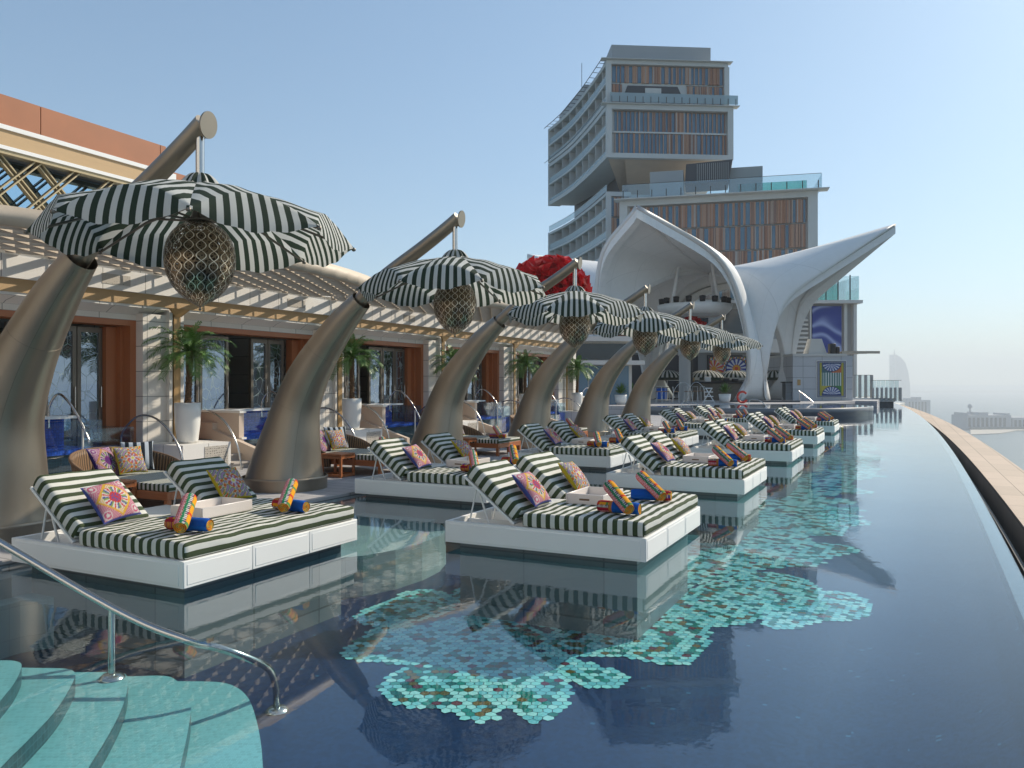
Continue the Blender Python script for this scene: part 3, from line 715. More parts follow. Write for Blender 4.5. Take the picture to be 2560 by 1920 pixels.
def make_daybed(b1, b2):
    t = thing('floating_daybed', '', 'daybed'); L = 2.27; ZT, ZB = .295, .065
    m = MB(); w_ = .05
    m.box(0, L, 0, w_, ZB, ZT); m.box(0, L, L-w_, L, ZB, ZT); m.box(0, w_, w_, L-w_, ZB, ZT-.001); m.box(L-w_, L, w_, L-w_, ZB, ZT-.001)
    m.box(w_, L-w_, w_, L-w_, ZB, ZB+.03); m.box(.92, L-w_, w_, L-w_, ZT-.06, ZT-.002)
    for y in (.42, .98, 1.25, 1.85): m.box(w_, .92, y, y+.035, ZB+.03, ZT-.03)
    m.build('platform', 'white_paint', t)
    m = MB(); m.rbox(.05, L-.045, -.006, .004, ZB+.02, ZT-.025, .0035, 1); m.build('side_panel', 'white_paint', t)
    m = MB(); m.rbox(.05, L-.045, L-.004, L+.006, ZB+.02, ZT-.025, .0035, 1); m.build('side_panel', 'white_paint', t)
    for k in range(3):
        m = MB(); y0, y1 = .004 + k * (L-.004)/3, (k+1) * (L-.004)/3 - .003; m.rbox(L-.004, L+.008, y0, y1, ZB, ZT-.003, .004, 1); q = m.build('end_panel', 'white_paint', t)
        m = MB(); m.rbox(L+.004, L+.0115, y0+.03, y1-.03, ZB+.025, ZT-.03, .0032, 1); m.build('panel_moulding', 'white_paint', q)
    m = MB(); m.box(.12, L-.12, .12, L-.12, FZ, ZB); m.build('plinth', 'spa_wall', t)
    m = MB(); m.pad(.925, L-.014, .03, L-.03, ZT, ZT+.155, .03, PER, seed=3); mo = m.build('mattress', 'stripe_cushion', t)
    th = R(38)
    for bb in (b1, b2):
        m = MB(); m.pad(-.77, -.015, bb[0], bb[1], .03, .20, .035, PER, seed=5+bb[0], amp=.004)
        m.v = [tuple(rotY(p, th) + Vector((.80, 0, ZT+.005))) for p in m.v]; q = m.build('backrest_cushion', 'stripe_cushion', t)
        m = MB(); m.box(-.78, .0, bb[0]+.005, bb[1]-.005, 0, .025); m.v = [tuple(rotY(p, th) + Vector((.80, 0, ZT+.005))) for p in m.v]
        for y in (bb[0]+.1, bb[1]-.1): m.tube([(.34, y, .60), (.52, y, .12)], .012, 6); m.tube([(.30, y, .63), (.18, y, .12)], .01, 6)
        m.build('backrest_frame', 'white_paint', t)
    m = MB(); m.rbox(.30, .915, b1[1]+.05, b2[0]-.05, ZT+.02, ZT+.135, .008, 1); m.rbox(.30, .34, b1[1]+.06, b2[0]-.06, .10, ZT+.02, .004, 1); m.build('console_shelf', 'white_gloss', t)
    return t
ORD = ['nearest', 'second nearest', 'third nearest', 'fourth nearest', 'fifth nearest', 'farthest']
bedL = make_daybed((.05, .80), (1.53, 2.23)); bedR = make_daybed((.06, .84), (1.28, 2.14))
pil_pink = make_pillow('pink', 'cushion'); pil_green = make_pillow('green', 'cushion')
mm, cc = roll_mesh(print_roll); roll_top = mm.build('towel_roll', 'print_cloth', col=cc)
mm, cc = roll_mesh(cross_roll, .46, .062); roll_low = mm.build('towel_roll', 'print_cloth', col=cc)
mm, cc = roll_mesh(print_dark, .42, .058); roll_dark = mm.build('towel_roll', 'print_cloth', col=cc)
tray0 = make_tray()
used = set()
def inst(src, tree=False):
    if src.name in used:
        return copy_tree(src) if tree else (lambda c: (sc.collection.objects.link(c), c)[1])(src.copy())
    used.add(src.name); return src
def bed_world(u, v, s_, a, b, z): return W(u + b*s_, v + a*s_, .295 + (z-.295)) 
rowsL = [4.72, 10.1, 15.5, 20.95, 26.6, 31.6]; rowsR = [7.44, 12.67, 18.5, 24.2, 30.4]
def furnish(u, v, s_, side_, k, n_, proto):
    jr = random.Random(int(u*100) + (0 if side_ == 'deck' else 7)); o_ = ORD[k] if k < n_-1 else 'farthest'
    row = 'deck side row' if side_ == 'deck' else 'pool edge row'
    t = inst(proto, True); place(t, W(u, v, 0), RZ); t.scale = (s_, s_, 1)
    tag(t, f'white striped double daybed standing in water, {o_} of the {row}', group=f'floating daybeds, {row}')
    for q, (src, b, kind) in enumerate(((pil_pink, .40, 'pink sunburst'), (pil_green, 1.84 if side_ == 'deck' else 1.66, 'green and orange'))):
        p = inst(src); p.location = W(u + b*s_, v + .865*s_, .655); 
        mtx = Matrix.Rotation(RZ, 4, 'Z') @ Matrix.Rotation(R(47 + jr.uniform(-4, 4)), 4, 'Y') @ Matrix.Rotation(R(90 + jr.uniform(-7, 7)), 4, 'Z')
        p.rotation_euler = mtx.to_euler()
        tag(p, f'{kind} cushion on {"near" if q == 0 else "far"} backrest, {o_} daybed, {row}', 'cushion', 'printed cushions on the daybeds')
    tr = inst(tray0, True); place(tr, W(u + .80*s_ if side_ != 'deck' else u + .86*s_, v + 1.10*s_, .452), RZ + R(jr.uniform(-2, 2)))
    tag(tr, f'white tray with slot handles, {o_} daybed, {row}', group='trays on the daybeds')
    for q, b in enumerate((.42, 1.66 if side_ == 'deck' else 1.45)):
        a = 1.86 + (.04 if q else 0); nf = 'near' if q == 0 else 'far'
        lo = inst(roll_low); lo.location = W(u + b*s_, v + a*s_, .513); lo.rotation_euler = (R(jr.uniform(0, 360)), 0, RZ + R(jr.uniform(-10, 10)) + (math.pi if (q and side_ != 'deck') else 0))
        tag(lo, f'blue towel roll lying under the {nf} pair, {o_} daybed, {row}', 'towel', 'rolled towels on the daybeds')
        hi = inst(roll_top); hi.location = W(u + (b-.05)*s_, v + (a+.01)*s_, .628)
        da, db = (.55, -.83) if side_ == 'deck' else (.80, -.60)
        da += jr.uniform(-.1, .1); dv = (E*da + D*db).normalized() * math.cos(R(27)); dv.z = -math.sin(R(27))
        hi.rotation_euler = (dv.to_track_quat('X', 'Z').to_matrix().to_4x4() @ Matrix.Rotation(R(jr.uniform(-25, 25) + (0 if side_ == 'deck' else 30)), 4, 'X')).to_euler()
        tag(hi, f'orange print towel roll atop the {nf} pair, {o_} daybed, {row}', 'towel', 'rolled towels on the daybeds')
for k, u in enumerate(rowsL): furnish(u, -7.83 if k < 5 else -7.83, 1.043, 'deck', k, 6, bedL)
for k, u in enumerate(rowsR): furnish(u, -4.53, 1.0, 'edge', k, 5, bedR)

# ================================================================ CANTILEVER UMBRELLAS
def catmull(P, k=5):
    P = [Vector(p) for p in P]; out = []
    for i in range(len(P)-1):
        p0, p1, p2, p3 = P[max(i-1,0)], P[i], P[i+1], P[min(i+2,len(P)-1)]
        for j in range(k):
            t_ = j/k; out.append(.5*((2*p1)+(-p0+p2)*t_+(2*p0-5*p1+4*p2-p3)*t_*t_+(-p0+3*p1-3*p2+p3)*t_**3))
    out.append(P[-1]); return out
def make_umbrella():
    t = thing('cantilever_umbrella', '', 'umbrella')
    C = [(.07,.695,0),(.10,.60,.35),(.20,.49,.85),(.342,.385,1.40),(.58,.335,1.88),(.878,.285,2.29),(1.3,.225,2.76),(1.66,.168,3.08)]
    q = catmull([(c[0], c[1], c[2]) for c in C], 5)
    m = MB(); m.tube([(p.x, 0, p.z) for p in q], [p.y for p in q], 36, cap=False); m.build('tusk_mast', 'tusk_metal', t)
    m = MB()
    for an in (-38, 150):
        pts = []
        for i in range(len(q)-1):
            tg = (Vector((q[i+1].x,0,q[i+1].z))-Vector((q[i].x,0,q[i].z))).normalized(); nx = Vector((tg.z,0,-tg.x)); pts.append(Vector((q[i].x,0,q[i].z)) + (nx*math.cos(R(an)) + Vector((0,1,0))*math.sin(R(an)))*(q[i].y+.0005))
        m.tube(pts, .0022, 4, cap=False)
    for i in (15, 25):
        tg = (Vector((q[i+1].x,0,q[i+1].z))-Vector((q[i].x,0,q[i].z))).normalized(); nx = Vector((tg.z,0,-tg.x)); c = Vector((q[i].x,0,q[i].z))
        m.tube([c + (nx*math.cos(k*math.pi/20) + Vector((0,1,0))*math.sin(k*math.pi/20))*(q[i].y+.0003) for k in range(41)], .002, 4, cap=False)
    m.build('weld_seam', 'bronze_frame', t)
    m = MB(); m.lathe([(.71,0),(.71,.015),(.715,.035),(.70,.05),(.69,.05)], 40, c=(.07,0,.16)); m.lathe([(.70,0),(.70,.17)], 40, c=(.07,0,0)); m.build('base_ring', 'tusk_metal', t)
    q = catmull([(1.45,.115,2.93),(2.05,.108,3.40),(2.80,.102,3.83),(3.2,.098,4.07),(3.46,.095,4.24)], 5)
    m = MB(); m.tube([(p.x, 0, p.z) for p in q], [p.y for p in q], 20)
    m.build('arm', 'tusk_metal', t)
    m = MB(); m.add([], []); xf = Matrix.Translation((3.50,0,4.215)) @ Matrix.Rotation(R(97), 4, 'Y') @ Matrix.Scale(1.25, 4, (1,0,0)); b = MB(); b.lathe([(.001,.0),(.102,.0),(.102,.018),(.001,.018)], 28)
    m.add(b.v, b.f, None, xf); m.build('arm_end_plate', 'tusk_metal', t)
    m = MB(); m.tube([(3.4,0,4.22),(3.4,0,3.3)], .040, 16); m.build('hanging_pole', 'steel', t)
    m = MB(); cx = 3.4; ZC = 3.66
    for p in range(8):
        pm = (p + .5) * math.pi/4
        def fn(s1, t1, pm=pm):
            s_ = s1*2-1; ph = pm + s_*math.pi/8; a = max(0, 1-s_*s_); t_ = t1; a2 = a**.8
            Rk = 1.46 - .24*a2; dz = .51*(1-a2) + .29*a2
            if t_ < .7: q_ = t_/.7; r_ = .05 + (Rk-.05)*q_; z = ZC - .02 - dz*q_**1.55
            else: q_ = (t_-.7)/.3; hh = .34*a**.9; r_ = Rk + .11*a*math.sin(q_*1.57); z = ZC - .02 - dz - hh*q_
            z += .006*math.sin(t_*19 + s_*3) + .012*math.sin(s_*11 + pm*3)*t_**2*a; return (cx + r_*math.cos(ph), r_*math.sin(ph), z)
        def uvf(s1, t1, pm=pm, fn=fn):
            s_ = s1*2-1; r_ = .05 + 1.33*min(1, t1/.7); return ((r_*math.sin(s_*math.pi/8)*1.04)/.117, r_)
        m.grid(fn, 16, 20, uvf)
    m.build('canopy', 'stripe_canopy', t)
    m = MB(); rr = random.Random(5)
    def ruf(s1, t1): a = s1*2*math.pi; r_ = .05 + .15*t1 + .02*math.sin(9*a)*t1; return (cx + r_*math.cos(a), r_*math.sin(a), ZC + .10 - .13*t1**2 + .02*math.sin(11*a+1)*t1)
    m.grid(ruf, 48, 5, lambda a, b: (a*14, b)); m.build('top_ruffle', 'stripe_canopy', t)
    for p in range(8):
        a = p*math.pi/4; m = MB()
        m.tube([(cx+.1*math.cos(a), .1*math.sin(a), 3.47),(cx+.75*math.cos(a), .75*math.sin(a), 3.36),(cx+1.44*math.cos(a), 1.44*math.sin(a), 3.12)], [.016,.014,.012], 6)
        m.tube([(cx+.08*math.cos(a), .08*math.sin(a), 3.32),(cx+.60*math.cos(a), .60*math.sin(a), 3.385)], .011, 6)
        m.lathe([(.001,-.02),(.02,-.012),(.02,.012),(.001,.02)], 8, c=(cx+1.45*math.cos(a), 1.46*math.sin(a), 3.115)); m.build('rib', 'bronze_frame', t)
    m = MB(); m.lathe([(.02,0),(.13,0),(.13,.02),(.09,.03),(.06,.12),(.05,.2)], 20, c=(cx,0,3.30)); m.build('hub', 'bronze_frame', t)
    prof = [(.10,3.30),(.19,3.255),(.262,3.18),(.306,3.08),(.325,2.97),(.318,2.86),(.285,2.75),(.225,2.65),(.14,2.565),(.05,2.51),(.008,2.485)]
    q = catmull([(a, 0, b) for a, b in prof], 3); P = [(p.x, p.z) for p in q]
    m = MB(); m.lathe(P[::-1], 40, c=(cx,0,0)); la = m.build('lantern', 'filigree', t)
    m = MB(); m.lathe([(r_*.62, 2.9+(z-2.9)*.78) for r_, z in P[::-1]], 20, c=(cx,0,0)); m.build('inner_shade', 'lantern_core', la)
    m = MB(); m.lathe([(.001,0),(.016,.01),(.001,.045)], 8, c=(cx,0,2.45)); m.build('finial', 'bronze_frame', la)
    return t
umb = make_umbrella()
for k in range(6):
    o = umb if k == 0 else copy_tree(umb)
    u = [5.42, 10.2, 15.0, 19.86, 24.65, 29.45][k]; place(o, W(u, -6.04 - 3.4, DZ), RZ)
    tag(o, f'striped canopy umbrella with lantern on a curved metal tusk, {ORD[k]} of six', group='tusk shaped cantilever umbrellas')
# ================================================================ TERRACE BUILDING
OFF = {}
def rthing(name, label, cat, u, v, z=0.0, group=None):
    t = thing(name, label, cat, W(u, v, z), RZ, group); OFF[t.name] = (v, u, z); return t
def rb(mb_, name, mat, t, parent=None, **k):            # mesh given in absolute (v, u, z); parent = a part of t
    ov, ou, oz = OFF[t.name]; mb_.v = [(x - ov, y - ou, z - oz) for x, y, z in mb_.v]
    return mb_.build(name, mat, parent or t, **k)
UE = [5.47 + 5.23 * k for k in range(6)]; FLR = .59
tb = rthing('terrace_building', 'long low pale stone building with orange framed glass doors behind the tusk umbrellas', 'building', 18, -14.2, DZ)
m = MB(); m.box(-20, -13.5, -4, UE[0] - 4.4, DZ, 3.3); rb(m, 'side_wall', 'facade_stone', tb)
m = MB(); m.box(-20, -19.8, UE[0]-4.4, 32.6, DZ, 3.4); m.box(-19.8, -14.2, UE[0]-4.4, 32.6, FLR-.1, FLR-.01); rb(m, 'room_interior', 'window_dark', tb)
for k, ue in enumerate(UE):
    u0, u1 = ue - 4.27, ue
    m = MB(); m.box(-14.3, -13.5, u1, u1+.60, DZ, 3.2); m.box(-14.3, -13.42, u1+.56, u1+.64, DZ+.3, 3.3); m.box(-14.3, -13.42, u1+.84, u1+.92, DZ, 3.3); m.box(-14.3, -13.5, u1+.92, u1+.96, DZ, 3.2); m.box(-19.8, -14.3, u1+.1, u1+.8, DZ, 3.3)
    rb(m, 'pier', 'facade_stone', tb)
    m = MB(); m.box(-13.6, -13.40, u1+.66, u1+.82, .62, 3.33); m.add([(-13.37,u1+.66,3.18),(-13.37,u1+.82,3.18),(-13.30,u1+.98,3.34),(-13.30,u1+.50,3.34),(-13.39,u1+.50,3.34),(-13.39,u1+.98,3.34)], [(0,1,2,3),(0,3,4),(1,5,2)]); rb(m, 'pilaster', 'gold_panel', tb)
    # portal
    m = MB(); m.box(-14.22, -13.70, u0, u0+.13, FLR-.5, 2.95); m.box(-14.22, -13.70, u1-.13, u1, FLR-.5, 2.95); m.box(-14.22, -13.70, u0, u1, 2.95, 3.06)
    m.box(-14.22, -13.9, u1-.20, u1-.13, FLR, 2.94); m.box(-14.22, -14.02, u1-.42, u1-.20, FLR, 2.93); rb(m, 'door_portal', 'orange_trim', tb)
    m = MB(); m.add([(-13.7,u0,3.06),(-13.7,u1,3.06),(-13.7,u1,3.175),(-13.7,u0,3.175)], [(0,1,2,3)], [[(u0,0),(u1,0),(u1,.11),(u0,.11)]])
    m.add([(-13.7,u0-.1,3.175),(-13.7,u1+.2,3.175),(-13.45,u1+.6,3.30),(-13.45,u0-.3,3.30)], [(0,1,2,3)], [[(u0,0),(u1,0),(u1+.4,.5),(u0-.3,.5)]]); rb(m, 'lintel', 'facade_stone', tb)
    # folding doors
    pan = [(.14,.98),(1.0,1.84),(2.55,3.1),(3.12,3.66)] if k % 2 == 0 else [(.14,.95),(.97,1.55),(2.0,2.65),(2.67,3.3),(3.32,3.84)]
    for a, b in pan:
        a += u0; b += u0; m = MB(); f = .075
        m.box(-14.2, -14.12, a, a+f, FLR, 2.9); m.box(-14.2, -14.12, b-f, b, FLR, 2.9); m.box(-14.2, -14.12, a+f, b-f, 2.8, 2.9); m.box(-14.2, -14.12, a+f, b-f, FLR, FLR+.13)
        d = rb(m, 'door', 'bronze_frame', tb); m = MB(); m.box(-14.17, -14.15, a+f, b-f, FLR+.13, 2.8); rb(m, 'pane', 'etched_glass', tb, d)
        m = MB(); m.tube([(-14.09, b-.04, 1.35), (-14.09, b-.04, 1.75)], .012, 6); rb(m, 'handle', 'steel', tb, d)
UA, UB = -4.0, 32.6
m = MB(); m.box(-13.7, -13.44, UA, UB, 3.302, 3.35); m.box(-13.7, -13.35, UA, UB, 3.58, 3.97); m.box(-13.7, -13.40, UA, UB, 4.06, 4.30); m.box(-13.7, -13.5, UA, UB, 3.97, 4.06); rb(m, 'fascia', 'fascia_stone', tb)
m = MB(); m.box(-13.7, -13.42, UA, UB, 3.351, 3.579); rb(m, 'gold_band', 'gold_soffit', tb)
m = MB(); m.box(-20, -13.71, UA, UB, 3.6, 4.2); rb(m, 'roof', 'concrete_light', tb)
m = MB(); m.box(-20, -13.2, UB, UB+.3, DZ, 4.1); rb(m, 'end_wall', 'facade_stone', tb)
for k in range(5):
    m = MB(); uu = 10.0 + 4.92*k; m.box(-13.35, -13.342, uu-.30, uu+.30, 3.68, 3.87); rb(m, 'air_grille', 'grille', tb)
# scalloped slatted canopy over the path
def vr(u, uc): return -10.05 - .042 * (u-uc)**2
for k, uc in enumerate([0.04, 10.5, 20.96, 31.0]):
    a, b = uc - 5.2, min(uc + 5.2, 33.0)
    t = rthing('slatted_canopy', ['pale slatted canopy with curved rim above the nearest umbrella mast', 'pale slatted canopy with curved rim between the first and second umbrellas', 'pale slatted canopy behind the second and third umbrellas', 'pale slatted canopy at the far end of the long building'][k], 'canopy', uc, -12.0, 3.9, 'scalloped slatted canopies over the terrace path')
    m = MB(); N = 20
    for i in range(N):
        p, q = a + (b-a)*i/N, a + (b-a)*(i+1)/N
        vp, vq = vr(p,uc), vr(q,uc)
        m.add([(vp,p,3.93),(vq,q,3.93),(vq,q,4.19),(vp,p,4.19),(vp-.14,p,3.93),(vq-.14,q,3.93),(vq-.14,q,4.19),(vp-.14,p,4.19)], [(0,1,2,3),(4,7,6,5),(3,2,6,7),(0,4,5,1)], smooth=True)
    rb(m, 'rim', 'canopy_slat', t)
    m = MB(); step = .72
    for sgn in (1, -1):
        for j in range(-30, 50):
            s0 = a - 6 + j * step; cur = None; n_ = 30; L = []
            for i in range(n_+1):
                vv = -13.34 + 3.35 * i / n_; uu = s0 + sgn * 1.9 * (i / n_) * 3.35 + (0 if sgn > 0 else 6)
                if a < uu < b and vv < vr(uu, uc) - .07: L.append((vv, uu))
            if len(L) > 1:
                (v0,u0),(v1,u1) = L[0], L[-1]; dv, du = v1-v0, u1-u0; l = math.hypot(dv, du); ox, oy = -du/l*.014, dv/l*.014
                zt, zb = (4.10, 3.98) if sgn > 0 else (4.105, 3.985)
                vs = [(v0-ox,u0-oy,zb),(v0+ox,u0+oy,zb),(v1+ox,u1+oy,zb),(v1-ox,u1-oy,zb),(v0-ox,u0-oy,zt),(v0+ox,u0+oy,zt),(v1+ox,u1+oy,zt),(v1-ox,u1-oy,zt)]
                m.add(vs, [(0,3,2,1),(4,5,6,7),(0,1,5,4),(1,2,6,5),(2,3,7,6),(3,0,4,7)])
    rb(m, 'slats', 'canopy_slat', t)
# upper pavilion, left
t = rthing('upper_pavilion', 'terracotta topped upper storey with gold diamond lattice at the left edge', 'building', 5, -19, 4.05)
UB2 = 14.16
def band(name, mat, v, z0, z1, u0=-14, u1=UB2, th=.25): m = MB(); m.box(v-th, v, u0, u1, z0, z1); return rb(m, name, mat, t)
m = MB(); uu = -14.0
while uu < UB2 - .1: m.box(-17.25, -17.0, uu + .01, min(uu + 3.1, UB2) , 7.27, 7.9); uu += 3.11
rb(m, 'parapet', 'terracotta', t)
band('ledge', 'white_paint', -16.96, 7.17, 7.265); band('wood_band', 'gold_soffit', -17.0, 6.83, 7.168); band('ledge', 'white_paint', -16.97, 6.75, 6.828); band('lattice_rail', 'lattice_gold', -17.0, 6.66, 6.748)
m = MB(); m.box(-22, -17.3, -14, UB2, 7.0, 7.6); m.box(-22, -21.8, -14, UB2, 4.05, 7.0); m.box(-21.8, -17.3, UB2-.2, UB2, 4.05, 7.0); rb(m, 'roof', 'concrete_light', t)
m = MB(); m.box(-17.35, -16.98, UB2-.02, UB2+.30, 4.05, 7.26); rb(m, 'end_column', 'white_paint', t)
m = MB()
for sgn in (1, -1):
    for j in range(-36, 40):
        for dd in (-.07, .07):
            c0 = 10.45 + .9*j + dd; za, zb = 4.1, 6.66; ua, ub2 = c0 + sgn*(za-6.25), c0 + sgn*(zb-6.25)
            if max(ua, ub2) > UB2 or min(ua, ub2) < -13: continue
            vv = -17.05 if sgn > 0 else -17.12; w_ = .021
            m.add([(vv,ua-w_,za),(vv,ua+w_,za),(vv,ub2+w_,zb),(vv,ub2-w_,zb),(vv-.12,ua-w_,za),(vv-.12,ua+w_,za),(vv-.12,ub2+w_,zb),(vv-.12,ub2-w_,zb)], [(0,1,2,3),(0,4,5,1),(1,5,6,2),(3,2,6,7),(0,3,7,4),(4,7,6,5)])
rb(m, 'lattice', 'lattice_gold', t)
n = NT('sky_mirror'); b = n.bsdf((0.02,0.05,0.09), 0.03, 0, 0.6, link=False); gl = n.node('ShaderNodeBsdfGlossy', i_Roughness=0.03); gl.inputs[0].default_value = (0.55, 0.78, 0.95, 1)
mx = n.node('ShaderNodeMixShader', i_0=0.7); n.t.links.new(b.outputs[0], mx.inputs[1]); n.t.links.new(gl.outputs[0], mx.inputs[2]); n.t.links.new(mx.outputs[0], n.out.inputs[0])
m = MB(); m.box(-17.62, -17.6, -14, UB2-.2, 4.1, 6.7); rb(m, 'glazing', 'sky_mirror', t)
t = rthing('rear_pavilion', 'small terracotta topped block behind the nearest umbrella pole', 'building', 16, -20, 4.05)
m = MB(); m.box(-24, -19, 14.5, 17.8, 7.45, 7.95); rb(m, 'parapet', 'terracotta', t)
m = MB(); m.box(-24, -19.3, 14.5, 17.5, 4.05, 7.45); rb(m, 'wall', 'gold_panel', t)

# ================================================================ PLANTERS, STAIRS, PLUNGE POOLS, RAILS (per bay)
def make_palm(seed=1, hs=1.0):
    rr = random.Random(seed); t = thing('potted_palm', '', 'palm')
    m = MB(); m.lathe([(.001,.02),(.17,0),(.20,.05),(.235,.35),(.25,.62),(.25,.80),(.235,.80),(.22,.74),(.001,.74)], 32); m.build('pot', 'white_gloss', t)
    m = MB(); m.lathe([(.001,0),(.225,0)], 20, c=(0,0,.755)); m.build('soil', 'soil', t)
    H = 1.08 * hs
    m = MB(); P = [(0,0,.7),(.01,0,.9),(.03,.01,.7+H*.6),(.03,.02,.7+H),(.03,.02,.75+H)]; m.tube(P, [.075,.062,.058,.075,.05], 14)
    for i in range(130):
        z = .76 + (H-.02) * i/130; a = i*2.399; r_ = .062; c, s_ = math.cos(a), math.sin(a); x0, y0 = .015 + (z-.7)*.02, .005
        m.add([(x0+r_*c-.018*s_, y0+r_*s_+.018*c, z),(x0+r_*c+.018*s_, y0+r_*s_-.018*c, z),(x0+(r_+.035)*c, y0+(r_+.035)*s_, z+.045)], [(0,1,2)])
    m.build('trunk', 'bark', t)
    m = MB(); base = Vector((.03, .02, .72+H)); nf = 32
    for i in range(nf):
        az = i*2.399 + rr.uniform(-.2,.2); el = R(82 - 82*(i/nf)**.8 + rr.uniform(-8,8)); L = rr.uniform(.80,1.05) * (0.75 if i < 4 else 1)
        pts = []; p = base.copy(); d = Vector((math.cos(az)*math.cos(el), math.sin(az)*math.cos(el), math.sin(el))); n_ = 14
        for j in range(n_+1):
            pts.append(p.copy()); d.z -= (.075 + .09*j/n_); d.normalize(); p = p + d * (L/n_)
        m.tube(pts, [.009*(1-j/(n_+2)) for j in range(n_+1)], 4, cap=False)
        for j in range(2*n_):
            f = 1 + j/2; q = int(f); fr = f - q
            if q >= n_: break
            c = pts[q].lerp(pts[q+1], fr); tg = (pts[q+1]-pts[q]).normalized(); side = tg.cross(Vector((0,0,1))).normalized(); up = side.cross(tg)
            ll = .23 * math.sin(min(1, (f+1.2)/(n_*.62))*1.57) * (1 - .55*max(0, f/n_-.55)/.45)
            for sg in (-1, 1):
                dr = (side*sg*.85 + tg*.65 + up*rr.uniform(.0,.28)).normalized(); e1 = c + dr*ll*.55 + Vector((0,0,-.005)); e2 = c + dr*ll + Vector((0,0,-.05*rr.uniform(.5,1.5)))
                wv = tg*.012
                m.add([tuple(c-wv*.6), tuple(c+wv*.6), tuple(e1+wv), tuple(e1-wv), tuple(e2)], [(0,1,2,3),(3,2,4)])
    m.build('crown', 'leaf', t); return t
palms = [make_palm(3), make_palm(8, 1.05)]
PN = ['nearest, in front of the first stone pier', 'second, partly behind the second tusk mast', 'third, behind the third tusk mast', 'fourth, left of the fourth tusk mast', 'farthest along the building']
for k in range(5):
    ue = UE[k+1]
    p = palms[k] if k < 2 else copy_tree(palms[k % 2]); place(p, W(ue + .52, -12.85, .625), k*1.3)
    tag(p, f'small palm in a tall white pot, {PN[k]}', group='potted palms along the building')
    t = rthing('planter_plinth', f'pale plinth with pierced grille under the palm pot, {PN[k].split(",")[0]}', 'plinth', ue+.6, -12.9, DZ, 'plinths under the potted palms')
    m = MB(); m.box(-13.45, -12.36, ue-.02, ue+1.18, DZ, .62); rb(m, 'block', 'fascia_stone', t)
    m = MB(); m.box(-12.36, -12.352, ue+.5, ue+1.1, .14, .56); rb(m, 'grille_panel', 'grille', t)
    t = rthing('steps', f'flight of pale stone steps beside the palm plinth, {PN[k].split(",")[0]}', 'stairs', ue+1.5, -13, DZ, 'stone steps up to the doors')
    m = MB()
    for i in range(4): m.box(-13.9 , -12.30 - .42*i, ue+1.18, ue+1.80, DZ + .134*i, DZ + .134*(i+1)); m.box(-13.9, -12.27-.42*i, ue+1.18, ue+1.80, DZ+.134*(i+1)-.03, DZ+.134*(i+1)+.002*0+.0005)
    m.box(-14.2, -13.6, ue-4.2, ue+1.80, .45, FLR+.002); rb(m, 'treads', 'stair_stone', t)
    m = MB(); pr = [(-12.05,DZ),(-12.05,.30),(-13.45,.78),(-13.45,1.0),(-13.1,1.0),(-13.1,1.2),(-12.3,1.2),(-12.3,.62),(-11.95,.62),(-11.95,DZ)]
    pr = [(-12.0,DZ),(-12.0,.34),(-13.55,.80),(-13.55,.95),(-14.1,.95),(-14.1,DZ)]
    n_ = len(pr); vs = [(a, ue+1.80, b) for a, b in pr] + [(a, ue+1.93, b) for a, b in pr]
    m.add(vs, [tuple(range(n_)), tuple(reversed(range(n_,2*n_)))] + [(i, n_+i, n_+(i+1)%n_, (i+1)%n_) for i in range(n_)]); rb(m, 'side_wall', 'plaster_beige', t)
